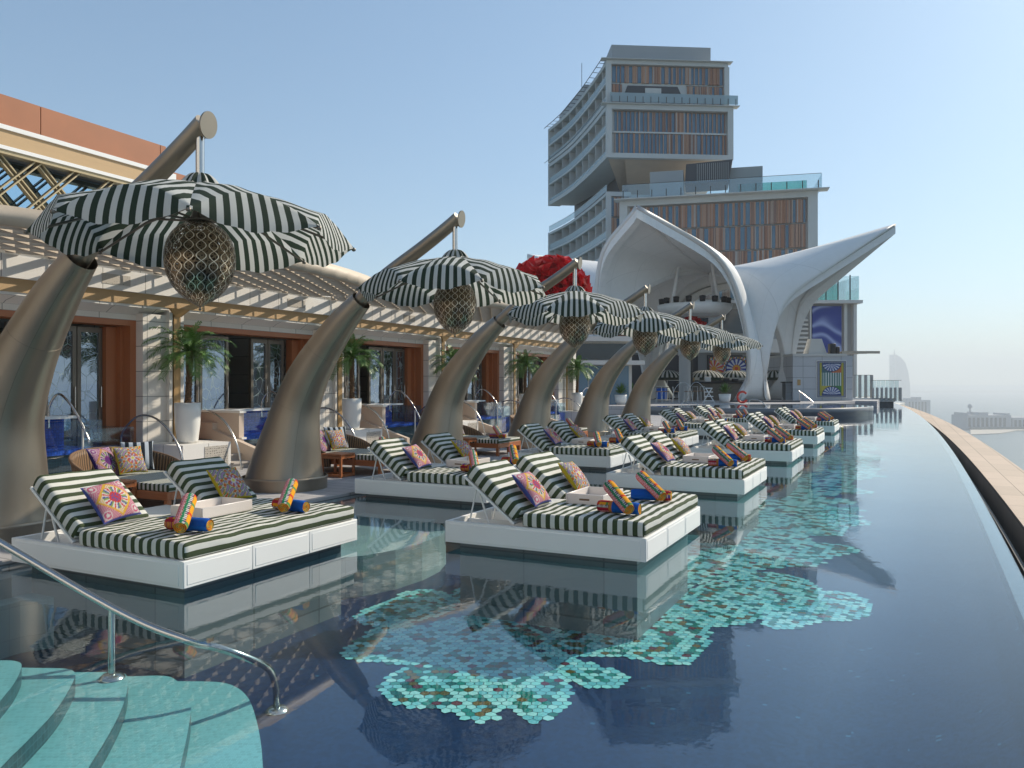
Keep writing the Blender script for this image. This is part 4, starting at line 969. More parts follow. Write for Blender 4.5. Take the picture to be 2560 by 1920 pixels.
for k in range(6):
    ue = UE[k]; a = ue + 1.93; nm = ['nearest, left edge of photo', 'second, behind the second tusk mast', 'third, between second and third tusk masts', 'fourth, beyond the third tusk mast', 'fifth, beyond the fourth tusk mast', 'farthest along the building'][k]
    t = rthing('plunge_pool', f'raised blue tiled plunge pool with glass front, {nm}', 'plunge pool', a+1.3, -12.9, DZ, 'raised plunge pools by the doors')
    m = MB(); m.box(-14.15, -14.05, a, a+2.0, .05, 1.17); m.box(-14.15, -12.9, a, a+.14, .05, 1.17); rb(m, 'surround', 'plaster_beige', t)
    m = MB(); m.box(-14.2, -13.6, a-.02, a+2.03, 1.17, 1.22); m.box(-13.6, -12.86, a-.02, a+.17, 1.17, 1.22); m.box(-13.6, -12.85, a-.02+.05, a+.17, .60, .64); rb(m, 'coping', 'white_gloss', t)
    m = MB(); m.box(-14.05, -14.0, a+.14, a+2.0, .62, 1.17); m.box(-14.05, -12.92, a+.14, a+2.0, .58, .66); m.box(-14.05, -12.96, a+.14, a+.17, .62, 1.16); rb(m, 'basin', 'tile_blue', t)
    m = MB(); m.box(-14.05, -13.0, a+.14, a+2.0, .05, .58); rb(m, 'base', 'tile_dark', t)
    m = MB(); m.box(-12.95, -12.92, a+.14, a+2.0, .30, 1.16); m.box(-13.9, -12.95, a+1.97, a+2.0, .62, 1.16); rb(m, 'glass_wall', 'tub_glass', t)
    m = MB(); m.add([(-13.98,a+.17,1.06),(-12.95,a+.17,1.06),(-12.95,a+1.97,1.06),(-13.98,a+1.97,1.06)], [(0,1,2,3)]); rb(m, 'water', 'tub_water', t)
    m = MB(); m.box(-13.9, -12.92, a+2.0, a+2.62, .05, .60); rb(m, 'lower_basin', 'tile_blue', t)
    m = MB(); m.box(-12.92, -12.88, a+1.6, a+2.62, .05, 1.0); m.box(-13.9, -12.92, a+2.6, a+2.63, .3, 1.0); rb(m, 'glass_screen', 'tub_glass', t)
    m = MB(); m.tube([(-12.89, a+1.6, .05),(-12.89, a+1.6, 1.02)], .018, 6); rb(m, 'post', 'white_gloss', t)
    def rail(pts, lab):
        r_ = rthing('pool_handrail', lab, 'handrail', pts[0][1], pts[0][0], pts[0][2], 'curved steel handrails by the plunge pools')
        m = MB(); m.tube(catmull(pts, 7), .021, 8); rb(m, 'tube', 'steel', r_)
        m = MB(); m.lathe([(.001,.012),(.045,.01),(.05,0)], 10, c=pts[0]); rb(m, 'flange', 'steel', r_)
    rail([(-13.75,a+1.55,1.0),(-13.74,a+1.55,1.38),(-13.5,a+1.55,1.62),(-13.2,a+1.55,1.48),(-12.95,a+1.57,1.2),(-12.75,a+1.6,.86),(-12.72,a+1.6,.78)], f'curved steel handrail over the plunge pool, {nm}')
    if k > 0:
        rail([(-13.75,ue-.3,.6),(-13.7,ue-.3,.85),(-13.35,ue-.28,1.15),(-12.95,ue-.26,1.18),(-12.55,ue-.24,.98),(-12.2,ue-.22,.55),(-12.08,ue-.22,.05)], f'arched steel handrail left of the palm plinth, {PN[k-1].split(",")[0]}')
        rail([(-13.75,ue+1.24,.6),(-13.7,ue+1.24,.9),(-13.35,ue+1.24,1.2),(-12.95,ue+1.24,1.2),(-12.55,ue+1.24,.98),(-12.25,ue+1.24,.55),(-12.12,ue+1.24,.05)], f'arched steel handrail right of the palm plinth, {PN[k-1].split(",")[0]}')
# entry rail in the foreground
t = thing('entry_handrail', 'brushed steel handrail sloping down into the pool at lower left', 'handrail', (-2.88, 5.67, -.32))
def rel(p, o=(-2.88, 5.67, -.32)): return (p[0]-o[0], p[1]-o[1], p[2]-o[2])
m = MB(); m.tube([rel(p) for p in catmull([(-5.9,6.3,1.36),(-4.4,5.98,.88),(-2.88,5.67,.19),(-2.3,5.55,0.0),(-2.08,5.56,-.06),(-1.92,5.64,-.15),(-1.80,5.82,-.30),(-1.80,6.0,-.5),(-1.83,6.12,-.66),(-1.83,6.14,-.74)], 6)], .027, 14); m.build('rail', 'steel', t)
m = MB(); m.tube([rel((-2.88,5.67,-.32)), rel((-2.88,5.67,.19))], .024, 12); m.build('post', 'steel', t)
m = MB(); m.lathe([(.001,.03),(.06,.03),(.085,.01),(.09,0)], 24, c=(0,0,.003)); m.build('base_plate', 'steel', t)
m = MB(); m.lathe([(.001,.03),(.06,.03),(.085,.01),(.09,0)], 24, c=rel((-1.83,6.14,-.745))); m.build('base_plate', 'steel', t)

# ================================================================ WOODEN LOUNGERS ON THE DECK
def make_lounger():
    t = thing('wooden_lounger', '', 'lounger')           # local x towards the pool, y along the row
    m = MB(); L, Wd = 2.05, 1.25
    m.rbox(0, L, 0, .06, .19, .30, .006, 1); m.rbox(0, L, Wd-.06, Wd, .19, .30, .006, 1); m.rbox(L-.06, L, .06, Wd-.06, .19, .30, .006, 1); m.rbox(0, .06, .06, Wd-.06, .19, .30, .006, 1)
    for i in range(9): m.box(.1 + i*.21, .22 + i*.21, .06, Wd-.06, .25, .285)
    m.build('frame', 'wood', t)
    for x, y in ((.0,.0),(.0,Wd-.07),(L-.07,0),(L-.07,Wd-.07),(L-.07,Wd/2-.035)):
        m = MB(); m.rbox(x, x+.07, y, y+.07, 0, .19, .005, 1); m.build('leg', 'wood', t)
    m = MB(); m.rbox(.05, L-.01, .03, Wd-.03, .30, .40, .02, 3, per=.085); m.build('mattress', 'stripe_cushion', t)
    m = MB()
    def fn(s_, q):
        a = R(-58) + s_*R(296-0) ; a = R(62) + s_*R(236); cx, cy = .55, Wd/2
        x, y = cx + .72*math.cos(a), cy + .74*math.sin(a); top = .30 + .42*math.sin(math.pi*min(1,max(0,s_)))**.7
        k_ = 1 + .10*q; return (cx + (x-cx)*k_, cy + (y-cy)*k_, .14 + (top-.14+.04)*q)
    m.grid(fn, 46, 8, lambda a, b: (a, b)); q = m.build('wicker_back', 'wicker', t); thing_solid(q, .03)
    m = MB(); m.tube([fn(i/46, 1.0) for i in range(47)], .022, 8); m.build('wicker_rim', 'rope_brown', q)
    return t
def make_table():
    t = thing('side_table', '', 'side table'); S, H, w_ = .46, .44, .045
    m = MB(); m.rbox(0, S, 0, S, H-.03, H, .004, 1); m.build('top', 'wood', t)
    for x, y in ((0,0),(S-w_,0),(0,S-w_),(S-w_,S-w_)):
        m = MB(); m.rbox(x, x+w_, y, y+w_, 0, H-.03, .003, 1); m.build('leg', 'wood', t)
    for z in (.01, H-.09):
        for q in ((w_, S-w_, .004, w_-.004), (w_, S-w_, S-w_+.004, S-.004), (.004, w_-.004, w_, S-w_), (S-w_+.004, S-.004, w_, S-w_)):
            m = MB(); m.box(*q, z, z+.05); m.build('rail', 'wood', t)
    return t
lg = make_lounger(); tbl = make_table()
pil_purple = make_pillow('purple', 'cushion', .50)
m = MB(); N = 20
bm_, col_ = pillow_mesh(lambda x, y: (0,0,0), .48, .16, 20); bm_.uv = [[((bm_.v[j][0]+1)*9, 0) for j in f] for f in bm_.f]; pil_navy = bm_.build('cushion', 'stripe_navy')
LO = ['nearest wooden lounger', 'wooden lounger behind the second tusk mast', 'wooden lounger beyond the third tusk mast', 'wooden lounger beyond the fourth tusk mast']
for k in range(4):
    u, v = 7.35 + 4.78*k, -10.85
    o = lg if k == 0 else copy_tree(lg); place(o, W(u, v, DZ), RZ)
    tag(o, f'{LO[k]} with curved wicker back on the stone deck', group='wooden loungers on the deck')
    o = tbl if k == 0 else copy_tree(tbl); place(o, W(u - .48, v + 1.02, DZ), RZ + R(4)); tag(o, f'orange wood side table in front of the {LO[k]}', group='side tables on the deck')
    for j, (src, da, db, rz, kind) in enumerate(((pil_purple, .48, .30, 18, 'purple sunburst'), (pil_green, .62, .62, -8, 'green and orange'), (pil_navy, .40, 1.0, -35, 'navy and white striped'))):
        c = inst(src); c.location = W(u + db, v + da - (.22 if j == 2 else .1), DZ + .60 + .02*j)
        mt = Matrix.Rotation(RZ, 4, 'Z') @ Matrix.Rotation(R(rz), 4, 'Z') @ Matrix.Rotation(R(62), 4, 'Y') @ Matrix.Rotation(R(90), 4, 'Z'); c.rotation_euler = mt.to_euler()
        tag(c, f'{kind} cushion against wicker, {LO[k]}', 'cushion', 'cushions on the wooden loungers')
    if k > 0:
        c = inst(roll_dark); c.location = W(u + .55, v + 1.75, DZ + .455); c.rotation_euler = (0, 0, RZ + R(10)); tag(c, f'dark printed towel roll lying flat on the {LO[k]}', 'towel', 'rolled towels on the wooden loungers')
        c = inst(roll_top); c.location = W(u + .5, v + 1.77, DZ + .565); dv = (E*.75 - D*.65).normalized()*math.cos(R(27)); dv.z = -math.sin(R(27)); c.rotation_euler = dv.to_track_quat('X', 'Z').to_euler(); tag(c, f'orange print towel roll propped upright on the {LO[k]}', 'towel', 'rolled towels on the wooden loungers')
if True:
    c = inst(roll_top); c.location = W(8.3, -9.35, DZ + .46); c.rotation_euler = (0, 0, RZ + R(60)); tag(c, 'orange print towel roll lying on the nearest wooden lounger', 'towel', 'rolled towels on the wooden loungers')
# ================================================================ RAISED ROUND POOL
SP = Vector((14.2, 49.7, 0)); SR = 7.8; TZ = 0.5
t = thing('raised_round_pool', 'raised round pool with grey stone wall beyond the daybeds', 'pool', (SP.x, SP.y, 0))
m = MB(); m.lathe([(SR,-.75),(SR,.20),(SR+.02,.21),(SR+.02,.49),(SR-.12,.50),(SR-.14,.40),(SR-.14,.1),(.01,.1)], 96); m.build('basin_wall', 'spa_wall', t)
m = MB(); m.lathe([(.01,.485),(SR-.13,.485)], 96); m.build('water', 'pool_water', t)
def far_rail(pts, lab):
    o = pts[0]; r_ = thing('pool_handrail', lab, 'handrail', o, 0, 'steel handrails around the round pool'); m = MB()
    m.tube(catmull([(p[0]-o[0], p[1]-o[1], p[2]-o[2]) for p in pts], 6), .020, 6); m.build('tube', 'steel', r_)
def G(px, Y, z): return ((px-1280)/FPX*Y, Y, z)
far_rail([G(1872,44,.0),G(1872,44,.75),G(1880,44,.95),G(1905,43.5,.8),G(1932,42.5,.15)], 'bent steel handrail in front of the white canopy leg')
far_rail([G(1703,46,.0),G(1704,46,.6),G(1715,46,.85),G(1735,45,.75),G(1770,44,.2)], 'bent steel handrail behind the fifth daybed of the deck side')
far_rail([G(2035,56,.5),G(2000,56.5,1.25),G(1998,56.5,1.2),G(2000,57,.6)], 'thin steel handrail in front of the mosaic kiosk')
for px, pk, lab in ((1690,1712,'left steel arch rail by the bar stools'), (1727,1745,'right steel arch rail by the bar counter')):
    far_rail([G(px-10,53,.5),G(px-4,53,1.4),G(pk-12,53,1.85),G(pk,53,1.9),G(pk+14,53,1.5),G(pk+19,53,.5)], lab)

# ================================================================ WHITE SHELL CANOPY
FT = {'A': Vector((18.2,57.6,.5)), 'B': Vector((22.9,64.5,.5)), 'C': Vector((5.6,55.0,.5)), 'D': Vector((11.9,68,.5))}
CC = Vector((15.4,61.2,10.4))
PET = [('C','A',Vector((7.9,50,12.9))), ('A','B',Vector((29.2,60,13.8))), ('B','D',Vector((24.5,75,12.2))), ('D','C',Vector((1.2,63,11.9)))]
t = thing('shell_canopy', 'big white four legged shell canopy with pointed petals over the bar', 'canopy', (CC.x, CC.y, .5))
def rl(v): return (v.x-CC.x, v.y-CC.y, v.z-.5)
def wid(t_, q=0): return .08 + .52*t_ + 1.5*max(0, (t_-.82)/.18)**2.2 * max(0, 1-q/.24)**2
def Vp(k, other, t_, q=0):
    f = FT[k]; h = math.sin(math.pi/2*t_); z = .5 + (CC.z-.5)*max(0, math.cos(math.pi/2*t_))**.8
    p = Vector((CC.x+(f.x-CC.x)*h, CC.y+(f.y-CC.y)*h, z)); d = FT[other]-f; d.z = 0; d.normalize(); return p + d*wid(t_, q)
def Rp(tip, t_): p = CC.lerp(tip, t_); p.z = CC.z + (tip.z-CC.z)*t_**1.3; return p
for a, b, tip in PET:
    for (k, o_) in ((a, b), (b, a)):
        def fn(s_, q, k=k, o_=o_, tip=tip, a=a, b=b):
            v0, r0 = Vp(k, o_, s_, q), Rp(tip, s_); h = q**(2.1 if (a, b) == ('A', 'B') else 1.7); w1, e1 = ((.50, 17) if k == 'A' else (.52, 12)) if (a, b) == ('A', 'B') else (.74, 7.5); vv = w1*(1-(1-h)**e1) + (1-w1)*h
            bl = -0.6*math.sin(math.pi*min(1, q*1.05))*s_**2 if k == 'C' and o_ == 'A' else 0
            return rl(Vector((v0.x+(r0.x-v0.x)*h+bl, v0.y+(r0.y-v0.y)*h, v0.z+(r0.z-v0.z)*vv)))
        m = MB(); m.grid(fn, 28, 18, lambda a_, b_: (a_*3.999, b_*2.999), flip=(k == a)); q = m.build('petal_half', 'shell_white', t); thing_solid(q, .30, -1)
        # deep fascia along the free rim
        m = MB()
        def rim(s_, q2, k=k, o_=o_, tip=tip, fn=fn):
            p1 = Vector(fn(1.0, q2)); p0 = Vector(fn(.90, q2)); d = (p0-p1); d.z *= .3; d.normalize(); dn = Vector((0,0,-1)) * (.25+.35*min(1, q2*1.5))
            sec = [Vector((0,0,0)), d*.0 + dn*.9, d*.75 + dn*.95, d*.75 + dn*.1]; x = s_*3; i = min(2, int(x)); return tuple(p1 + sec[i].lerp(sec[i+1], x-i))
        m.grid(rim, 3, 24, smooth=False); m.build('rim_fascia', 'shell_white', t)
for k, n1, n2 in (('A','C','B'),('B','A','D'),('C','D','A'),('D','B','C')):
    m = MB(); m.grid(lambda s_, q: rl(Vp(k, n1, s_).lerp(Vp(k, n2, s_), q) ), 28, 6, flip=(k in 'ABCD')); q = m.build('leg', 'shell_white', t); thing_solid(q, .32, 0)
    f = FT[k]; pl_ = thing('leg_plinth', 'dark stone plinth under the ' + {'A':'front right','B':'rear right','C':'front left','D':'rear left'}[k] + ' leg of the white canopy', 'plinth', (f.x, f.y, .0), 0, 'plinths under the white canopy')
    m = MB(); m.rbox(-2.3, 2.3, -1.6, 1.6, .0, .62, .05, 2); m.build('block', 'dark_stone', pl_)
# lighting ring
t = thing('lighting_ring', 'white oval lighting ring with black spotlights hung under the shell canopy', 'lighting ring', (13.9, 60, 7.0))
m = MB(); m.lathe([(1.9,.10),(2.3,0),(2.75,.45),(2.8,.78),(2.55,.80),(2.4,.55),(2.0,.5),(1.9,.10)], 48); m.build('ring', 'shell_white', t)
for i in range(4):
    a = i*1.57+.6; m = MB(); m.tube([(2.4*math.cos(a),2.4*math.sin(a),.6),(1.6*math.cos(a),1.6*math.sin(a),4.2)], .13, 10); m.build('strut', 'shell_white', t)
for i in range(9):
    a = math.pi + i*math.pi/8; m = MB(); m.lathe([(.01,-.2),(.2,-.2),(.24,.2),(.01,.25)], 12, c=(2.5*math.cos(a),2.5*math.sin(a),1.05)); m.build('spotlight', 'black_rubber', t)

# ================================================================ BAR, STOOLS, SMALL THINGS UNDER THE CANOPY
t = thing('bar_counter', 'dark topped bar counter with rough stone front under the shell canopy', 'bar', (16.5, 63, TZ))
m = MB(); m.box(-3.0, 3.6, -.5, .6, 0, 1.35); m.build('front', 'rock_wall', t)
m = MB(); m.rbox(-3.2, 3.8, -.7, .8, 1.35, 1.47, .02, 1); m.build('top', 'black_rubber', t)
t = thing('service_counter', 'small grey bar counter between the two right legs of the canopy', 'bar', (22.2, 62.5, TZ))
m = MB(); m.box(-.6, 1.2, -.3, .5, 0, 1.4); m.build('front', 'spa_wall', t); m = MB(); m.box(-.7, 1.3, -.4, .6, 1.4, 1.48); m.build('top', 'black_rubber', t)
for i, (dx, h, mat) in enumerate(((-2.2,.35,'gold_panel'), (-.9,.42,'white_gloss'), (.6,.3,'black_rubber'), (1.3,.25,'black_rubber'), (2.6,.3,'white_gloss'))):
    b = thing('bottle' if mat == 'gold_panel' else 'bar_appliance', ['amber bottle group at the left end of the bar', 'white rounded machine on the bar counter', 'black till left of centre on the bar counter', 'black till right of centre on the bar counter', 'white box at the right end of the bar'][i], 'bottle' if i == 0 else 'appliance', (16.5+dx, 62.9, TZ+1.47))
    m = MB(); m.rbox(-.25, .25, -.15, .15, 0, h, .06, 2); m.build('body', mat, b)
t = thing('round_column', 'thick beige round column left of the bar', 'column', (13.6, 61.8, TZ)); m = MB(); m.lathe([(.5,0),(.5,5.2)], 24); m.lathe([(.56,3.5),(.58,3.55),(.58,4.0),(.56,4.05)], 24); m.build('shaft', 'concrete_light', t)
def make_stool():
    t = thing('bar_stool', '', 'stool')
    for x, y in ((-.16,-.16),(.16,-.16),(-.16,.16),(.16,.16)): m = MB(); m.tube([(x*1.3,y*1.3,0),(x,y,.74)], .016, 5); m.build('leg', 'white_paint', t)
    m = MB(); m.rbox(-.2,.2,-.2,.2,.74,.80,.02,1); m.build('seat', 'tan_leather', t)
    m = MB(); m.tube([(-.19,.18,.78),(-.2,.22,1.1),(.2,.22,1.1),(.19,.18,.78)], .016, 5); m.build('back', 'white_paint', t); return t
st = make_stool(); SN = ['leftmost bar stool behind the fifth tusk mast','second bar stool from the left, by the arch rails','third bar stool from the left, by the arch rails','fourth bar stool, just left of the white step ladder','fifth bar stool, in front of the stone bar','rightmost bar stool at the stone bar']
for i, px in enumerate((1648,1664,1690,1720,1738,1752)):
    o = st if i == 0 else copy_tree(st); Y = 55 + (i % 2)*1.5 + (3 if i > 3 else 0); place(o, Vector(G(px, Y, TZ)), i*.7, SN[i], 'bar stools')
t = thing('bar_table', 'high table with blue cloth beside the bar stools', 'table', G(1665, 58, TZ)); m = MB(); m.rbox(-.8,.8,-.4,.4,1.02,1.07,.01,1); m.build('top', 'dark_metal', t); m = MB(); m.box(-.7,.0,-.3,.3,.2,1.0); m.build('cloth', 'towel_blue', t)
t = thing('step_ladder', 'white A shaped step ladder stand in front of the bar', 'ladder', G(1772, 54, TZ))
m = MB(); m.tube([(-.42,0,0),(.22,0,1.02)], .045, 4); m.tube([(.42,0,0),(-.22,0,1.02)], .045, 4); m.build('frame', 'white_paint', t)
for i, z in enumerate((.12,.42,.72,.98)): m = MB(); m.box(-.32+.03*i,.32-.03*i,-.1,.1,z,z+.06); m.build('step', 'white_paint', t)
t = thing('lifebuoy', 'red lifebuoy ring on a stand beside the white canopy leg', 'lifebuoy', G(1856, 53, TZ))
m = MB(); m.tube([(.33*math.cos(a), 0, .42+.36*math.sin(a)) for a in [R(40)+i*R(290)/20 for i in range(21)]], .075, 10); m.build('ring', 'red_plastic', t)
def make_yucca(seed):
    rr = random.Random(seed); t = thing('potted_yucca', '', 'plant'); m = MB(); m.lathe([(.01,0),(.26,0),(.36,.2),(.42,.62),(.38,.62),(.01,.58)], 24); m.build('pot', 'white_gloss', t)
    m = MB()
    for i in range(110):
        a = i*2.399; el = R(rr.uniform(10,85)); L = rr.uniform(.6,.95); d = Vector((math.cos(a)*math.cos(el), math.sin(a)*math.cos(el), math.sin(el))); s_ = d.cross(Vector((0,0,1))).normalized()*.035; b = Vector((0,0,.68)); c = b + d*L*.6; e = b + d*L + Vector((0,0,-.12))
        m.add([tuple(b-s_*.6),tuple(b+s_*.6),tuple(c+s_),tuple(c-s_),tuple(e)], [(0,1,2,3),(3,2,4)])
    m.build('leaves', 'leaf', t); return t
y1 = make_yucca(1); place(y1, Vector(G(1812, 54, TZ)), 0, 'spiky green yucca in a white pot in front of the stone bar', 'potted yuccas')
for px, Y, l in ((1552,50,'spiky yucca in white pot between the fourth and fifth tusk masts'), (1580,56,'spiky yucca partly hidden behind the fifth tusk mast')):
    o = copy_tree(y1); place(o, Vector(G(px, Y, TZ)), px, l)
def make_parasol():
    t = thing('striped_parasol', '', 'parasol'); m = MB(); m.tube([(0,0,0),(0,0,2.4)], .03, 6); m.build('pole', 'white_paint', t)
    m = MB(); m.grid(lambda a, b: (1.5*math.sin(b*1.35)/.976*math.cos(a*6.283), 1.5*math.sin(b*1.35)/.976*math.sin(a*6.283), 1.75+.72*math.cos(b*1.45)), 48, 8, lambda a, b: (a*24, b)); m.lathe([(1.5,1.84),(1.5,1.62)], 48); m.build('cover', 'stripe_canopy', t); return t
ps = make_parasol(); PX = [(1668,66,'leftmost small striped parasol, left of the beige column'),(1764,66,'small striped parasol above the middle of the bar'),(1712,74,'small pale striped parasol just behind the beige column'),(1836,68,'small striped parasol below the colourful wheel panel'),(1905,70,'small striped parasol half hidden by the front leg'),(1935,66,'small striped parasol between the right canopy legs')]
for i, (px, Y, l) in enumerate(PX): o = ps if i == 0 else copy_tree(ps); place(o, Vector(G(px, Y, TZ)), i, l, 'small striped parasols behind the bar')
# colour painted flat panels
def panel(name, w_, h, fn, parent, loc, N=90, mat='print_panel'):
    vs, fs, col = [], [], []; nx = N; nz = int(N*h/w_)
    for i in range(nx):
        for j in range(nz):
            b = len(vs); c = fn((i+.5)/nx*2-1, (j+.5)/nz*2-1)
            for a_, b_ in ((i,j),(i+1,j),(i+1,j+1),(i,j+1)): vs.append((loc[0]-w_/2+w_*a_/nx, loc[1], loc[2]+h*b_/nz)); col.append(c)
            fs.append((b,b+1,b+2,b+3))
    m = MB(); m.add(vs, fs); return m.build(name, mat, parent, col=col)
def wheel(x, y):
    x *= 1.5; cx = .72; r_ = math.hypot(x-cx, y*.98); a = math.atan2(y, x-cx)
    if r_ < .16: return (.6,.06,.02)
    if r_ < .26: return (.72,.35,.02)
    if r_ < .34: return (.6,.03,.02) if int((a+7)*5)%2 else (.7,.4,.05)
    if r_ < .82: return (.65,.66,.68) if int((a+7)*4.14)%2 else (.03,.05,.3)
    if r_ < .9: return (.02,.03,.1)
    r2 = math.hypot(x+1.15, y); a2 = math.atan2(y, x+1.15)
    if r2 < .2: return (.7,.3,.02)
    if r2 < .75: return ((.6,.03,.08),(.68,.62,.6),(.65,.28,.02))[int((a2+7)*5)%3]
    return ((.6,.05,.04),(.65,.62,.58),(.05,.08,.3),(.6,.35,.03),(.05,.2,.12))[(int(x*9+40)+int(y*9+40)*2)%5]
t = thing('wheel_artwork', 'colourful panel with a sunburst wheel on the wall behind the bar', 'wall panel', G(1819, 74, 2.2)); panel('face', 3.4, 2.1, wheel, t, (0,-.06,0), 100)
m = MB(); m.box(-1.8,1.8,-.05,.15,-.1,2.2); m.build('backing', 'dark_metal', t)
def kioskart(x, y):
    ax, ay = abs(x), abs(y)
    if ax > .96 or ay > .97: return (.03,.03,.06)
    if ax > .86 or ay > .90: return (.10,.12,.22) if (int(x*30+60)+int(y*40+80))%2 else (.35,.36,.40)
    if ax > .68: return (.42,.38,.04) if ax < .82 else (.05,.06,.12)
    if ay > .84: return (.03,.06,.16)
    if ay < .36: return (.62,.68,.66) if int((x+1)*12)%2 else (.015,.14,.13)
    yy = (.86-ay)/.50; xx = x/.68; s_ = 1 if y > 0 else -1
    if y > 0: r_ = math.hypot(xx, (y-.86)/.45); a = math.atan2(y-.86, xx*.5)
    else: r_ = math.hypot(xx, (y+.84)/.45); a = math.atan2(y+.84, xx*.5)
    if r_ < .92: return (.60,.63,.70) if int((a+7)*5.2)%2 else (.02,.05,.28)
    if r_ < 1.0: return (.02,.03,.08)
    if y > 0: return (.55,.14,.04) if x > 0 else (.04,.12,.16)
    return (.04,.2,.06) if x > 0 else (.5,.42,.05)
t = thing('mosaic_kiosk', 'pale tiled kiosk with a framed geometric mosaic beside the far end of the pool', 'kiosk', (24.4, 62, TZ))
m = MB(); m.box(-2.3, 2.4, 0, 7, 0, 3.5); m.build('wall', 'kiosk_stone', t)
m = MB(); m.box(-2.35, 1.9, -.1, 7, 3.5, 3.68); m.box(-.7, 2.35, -.09, .0, 0, 3.4) if False else None; m.build('roof_slab', 'concrete_light', t)
q = panel('mosaic_panel', 2.25, 2.85, kioskart, t, (.72,-.07,.25), 70, 'mosaic_tile')
m = MB(); m.box(-.46,1.90,-.06,-.001,.19,3.16); m.build('panel_frame', 'fascia_stone', t)
m = MB(); m.box(-1.95,-1.7,-.03,-.001,1.2,1.65); m.build('wall_plate', 'gold_panel', t)
for i in range(7):
    m = MB(); m.box(1.6, 4.4-.35*i, .3+.8*i, .42+.8*i, 3.72, 3.86); m.build('roof_beam', 'canopy_slat', t) 
m = MB(); m.box(1.6, 4.6, .1, .25, 3.70, 3.90); m.box(2.2,2.3,.2,6,3.86,3.92); m.build('roof_edge', 'canopy_slat', t)
t = thing('rooftop_booth', 'grey tapered hood on the roof of the mosaic kiosk', 'booth', (24.3, 63.5, 4.18)); m = MB()
m.add([(-.6,-.5,0),(.9,-.5,0),(.9,.7,0),(-.6,.7,0),(-.3,-.3,1.25),(.55,-.3,1.25),(.55,.5,1.25),(-.3,.5,1.25)], [(0,3,2,1),(4,5,6,7),(0,1,5,4),(1,2,6,5),(2,3,7,6),(3,0,4,7)]); m.build('hood', 'concrete_light', t)
t = thing('speaker', 'black speaker on the kiosk roof right of the grey hood', 'speaker', (25.7, 63, 4.18)); m = MB(); m.rbox(-.35,.1,-.3,.3,0,.85,.05,1); m.rbox(.12,.4,-.3,.3,0,.6,.05,1); m.build('cabinet', 'black_rubber', t)
# pale slab, shrubs and glass fence at the pool end
t = thing('terrace_slab', 'pale low stone slab at the far end of the pool', 'slab', (30.2, 68, 0)); m = MB(); m.rbox(-2.6,2.4,-1,4,.28,.62,.04,1); m.build('top', 'fascia_stone', t); m = MB(); m.box(-2.5,2.3,-.9,3.9,-.7,.28); m.build('base', 'dark_stone', t)
t = thing('low_shrub', 'low green shrub beside the mosaic kiosk', 'shrub', (28.9, 69.5, .62)); m = MB(); rr = random.Random(4)
for i in range(420):
    a = rr.uniform(0,6.28); r_ = rr.uniform(0,1)**.5*.8; z = rr.uniform(.05,.6)*(1-r_*.5); c = Vector((r_*math.cos(a)*1.3,r_*math.sin(a),z)); d = Vector((rr.uniform(-1,1),rr.uniform(-1,1),rr.uniform(-.3,1))).normalized()*.11; s_ = d.orthogonal().normalized()*.04
    m.add([tuple(c-d),tuple(c+s_),tuple(c+d),tuple(c-s_)], [(0,1,2,3)])
m.build('leaves', 'leaf_dark', t)
def fence(lab, x0, x1, Y, z0, hg, n_, hp, alt):
    t = thing('glass_fence', lab, 'fence', (x0, Y, z0)); L = x1-x0
    for i in range(n_):
        a, b = L*i/n_, L*(i+1)/n_; m = MB(); m.box(a+.02, b-.02, 0, .02, .05, hg); m.build('glass_panel', 'rail_glass', t)
        m = MB(); m.box(a, a+(b-a)*.42, -.05, .08, 0, hp); m.build('post', 'grey_cladding', t)
    m = MB(); m.box(L, L+.22, -.05, .08, 0, hp); m.build('post', 'grey_cladding', t); m = MB(); m.box(0, L+.2, -.01, .03, hg, hg+.03); m.build('top_rail', 'dark_metal', t)
fence('tall striped glass fence next to the kiosk', 29.2, 30.7, 67.5, .6, 1.95, 3, 1.95, 0)
fence('long glass fence with short grey posts at the pool end', 30.6, 32.9, 67, .35, 1.75, 6, 1.15, 0)

# ================================================================ REAR BUILDING BEHIND THE CANOPY
t = thing('rear_building', 'grey two storey building with louvres and blue artwork behind the shell canopy', 'building', (20, 76, TZ))
m = MB(); m.box(-15.5, 12.7, 0, 14, 0, 9.0); m.build('wall', 'grey_cladding', t)
m = MB(); m.box(-15.7, 13.4, -1.0, 14, 9.0, 9.3); m.box(12.7,13.0,-.6,14,0,9.0); m.box(8.6,8.75,-.35,0,0,9); m.box(11.9,12.2,-.35,0,0,9); m.build('roof_slab', 'concrete', t)
for i in range(8): m = MB(); m.box(6.2, 8.5, -.25, 0, 4.4+.42*i, 4.6+.42*i); m.build('louvre', 'concrete_light', t)
for x0 in (-13.5, -9.5, -5.5, -1.2, 2.9): m = MB(); m.box(x0, x0+3.4, -.12, -.002, .3, 4.1); m.build('shutter', 'dark_louver', t)
m = MB(); m.box(-15.5, 6, -.6, 0, 4.3, 5.6); m.build('sign_band', 'concrete', t)
for x0 in (-12, -8, -4, 0, 3.4): m = MB(); m.box(x0, x0+2.9, -.1, -.002, 6.2, 8.5); m.build('window', 'window_dark', t)
m = MB(); m.box(8.9, 11.7, -.2, -.01, 4.3, 8.8); m.build('artwork_screen', 'blue_artwork', t)
m = MB(); m.box(4, 11.4, -.2, 6, 9.3, 10.9); m.build('roof_pool', 'pool_glass', t)
for i in range(9): m = MB(); m.box(3+i*1.15, 3.08+i*1.15, -.9, -.8, 9.3, 11.7); m.build('rail_post', 'dark_metal', t)
m = MB(); m.box(-15, 13.1, -.86, -.84, 9.35, 11.6); m.box(13.06,13.1,-.8,12,9.35,11.6); m.build('rail_glass', 'rail_glass', t)
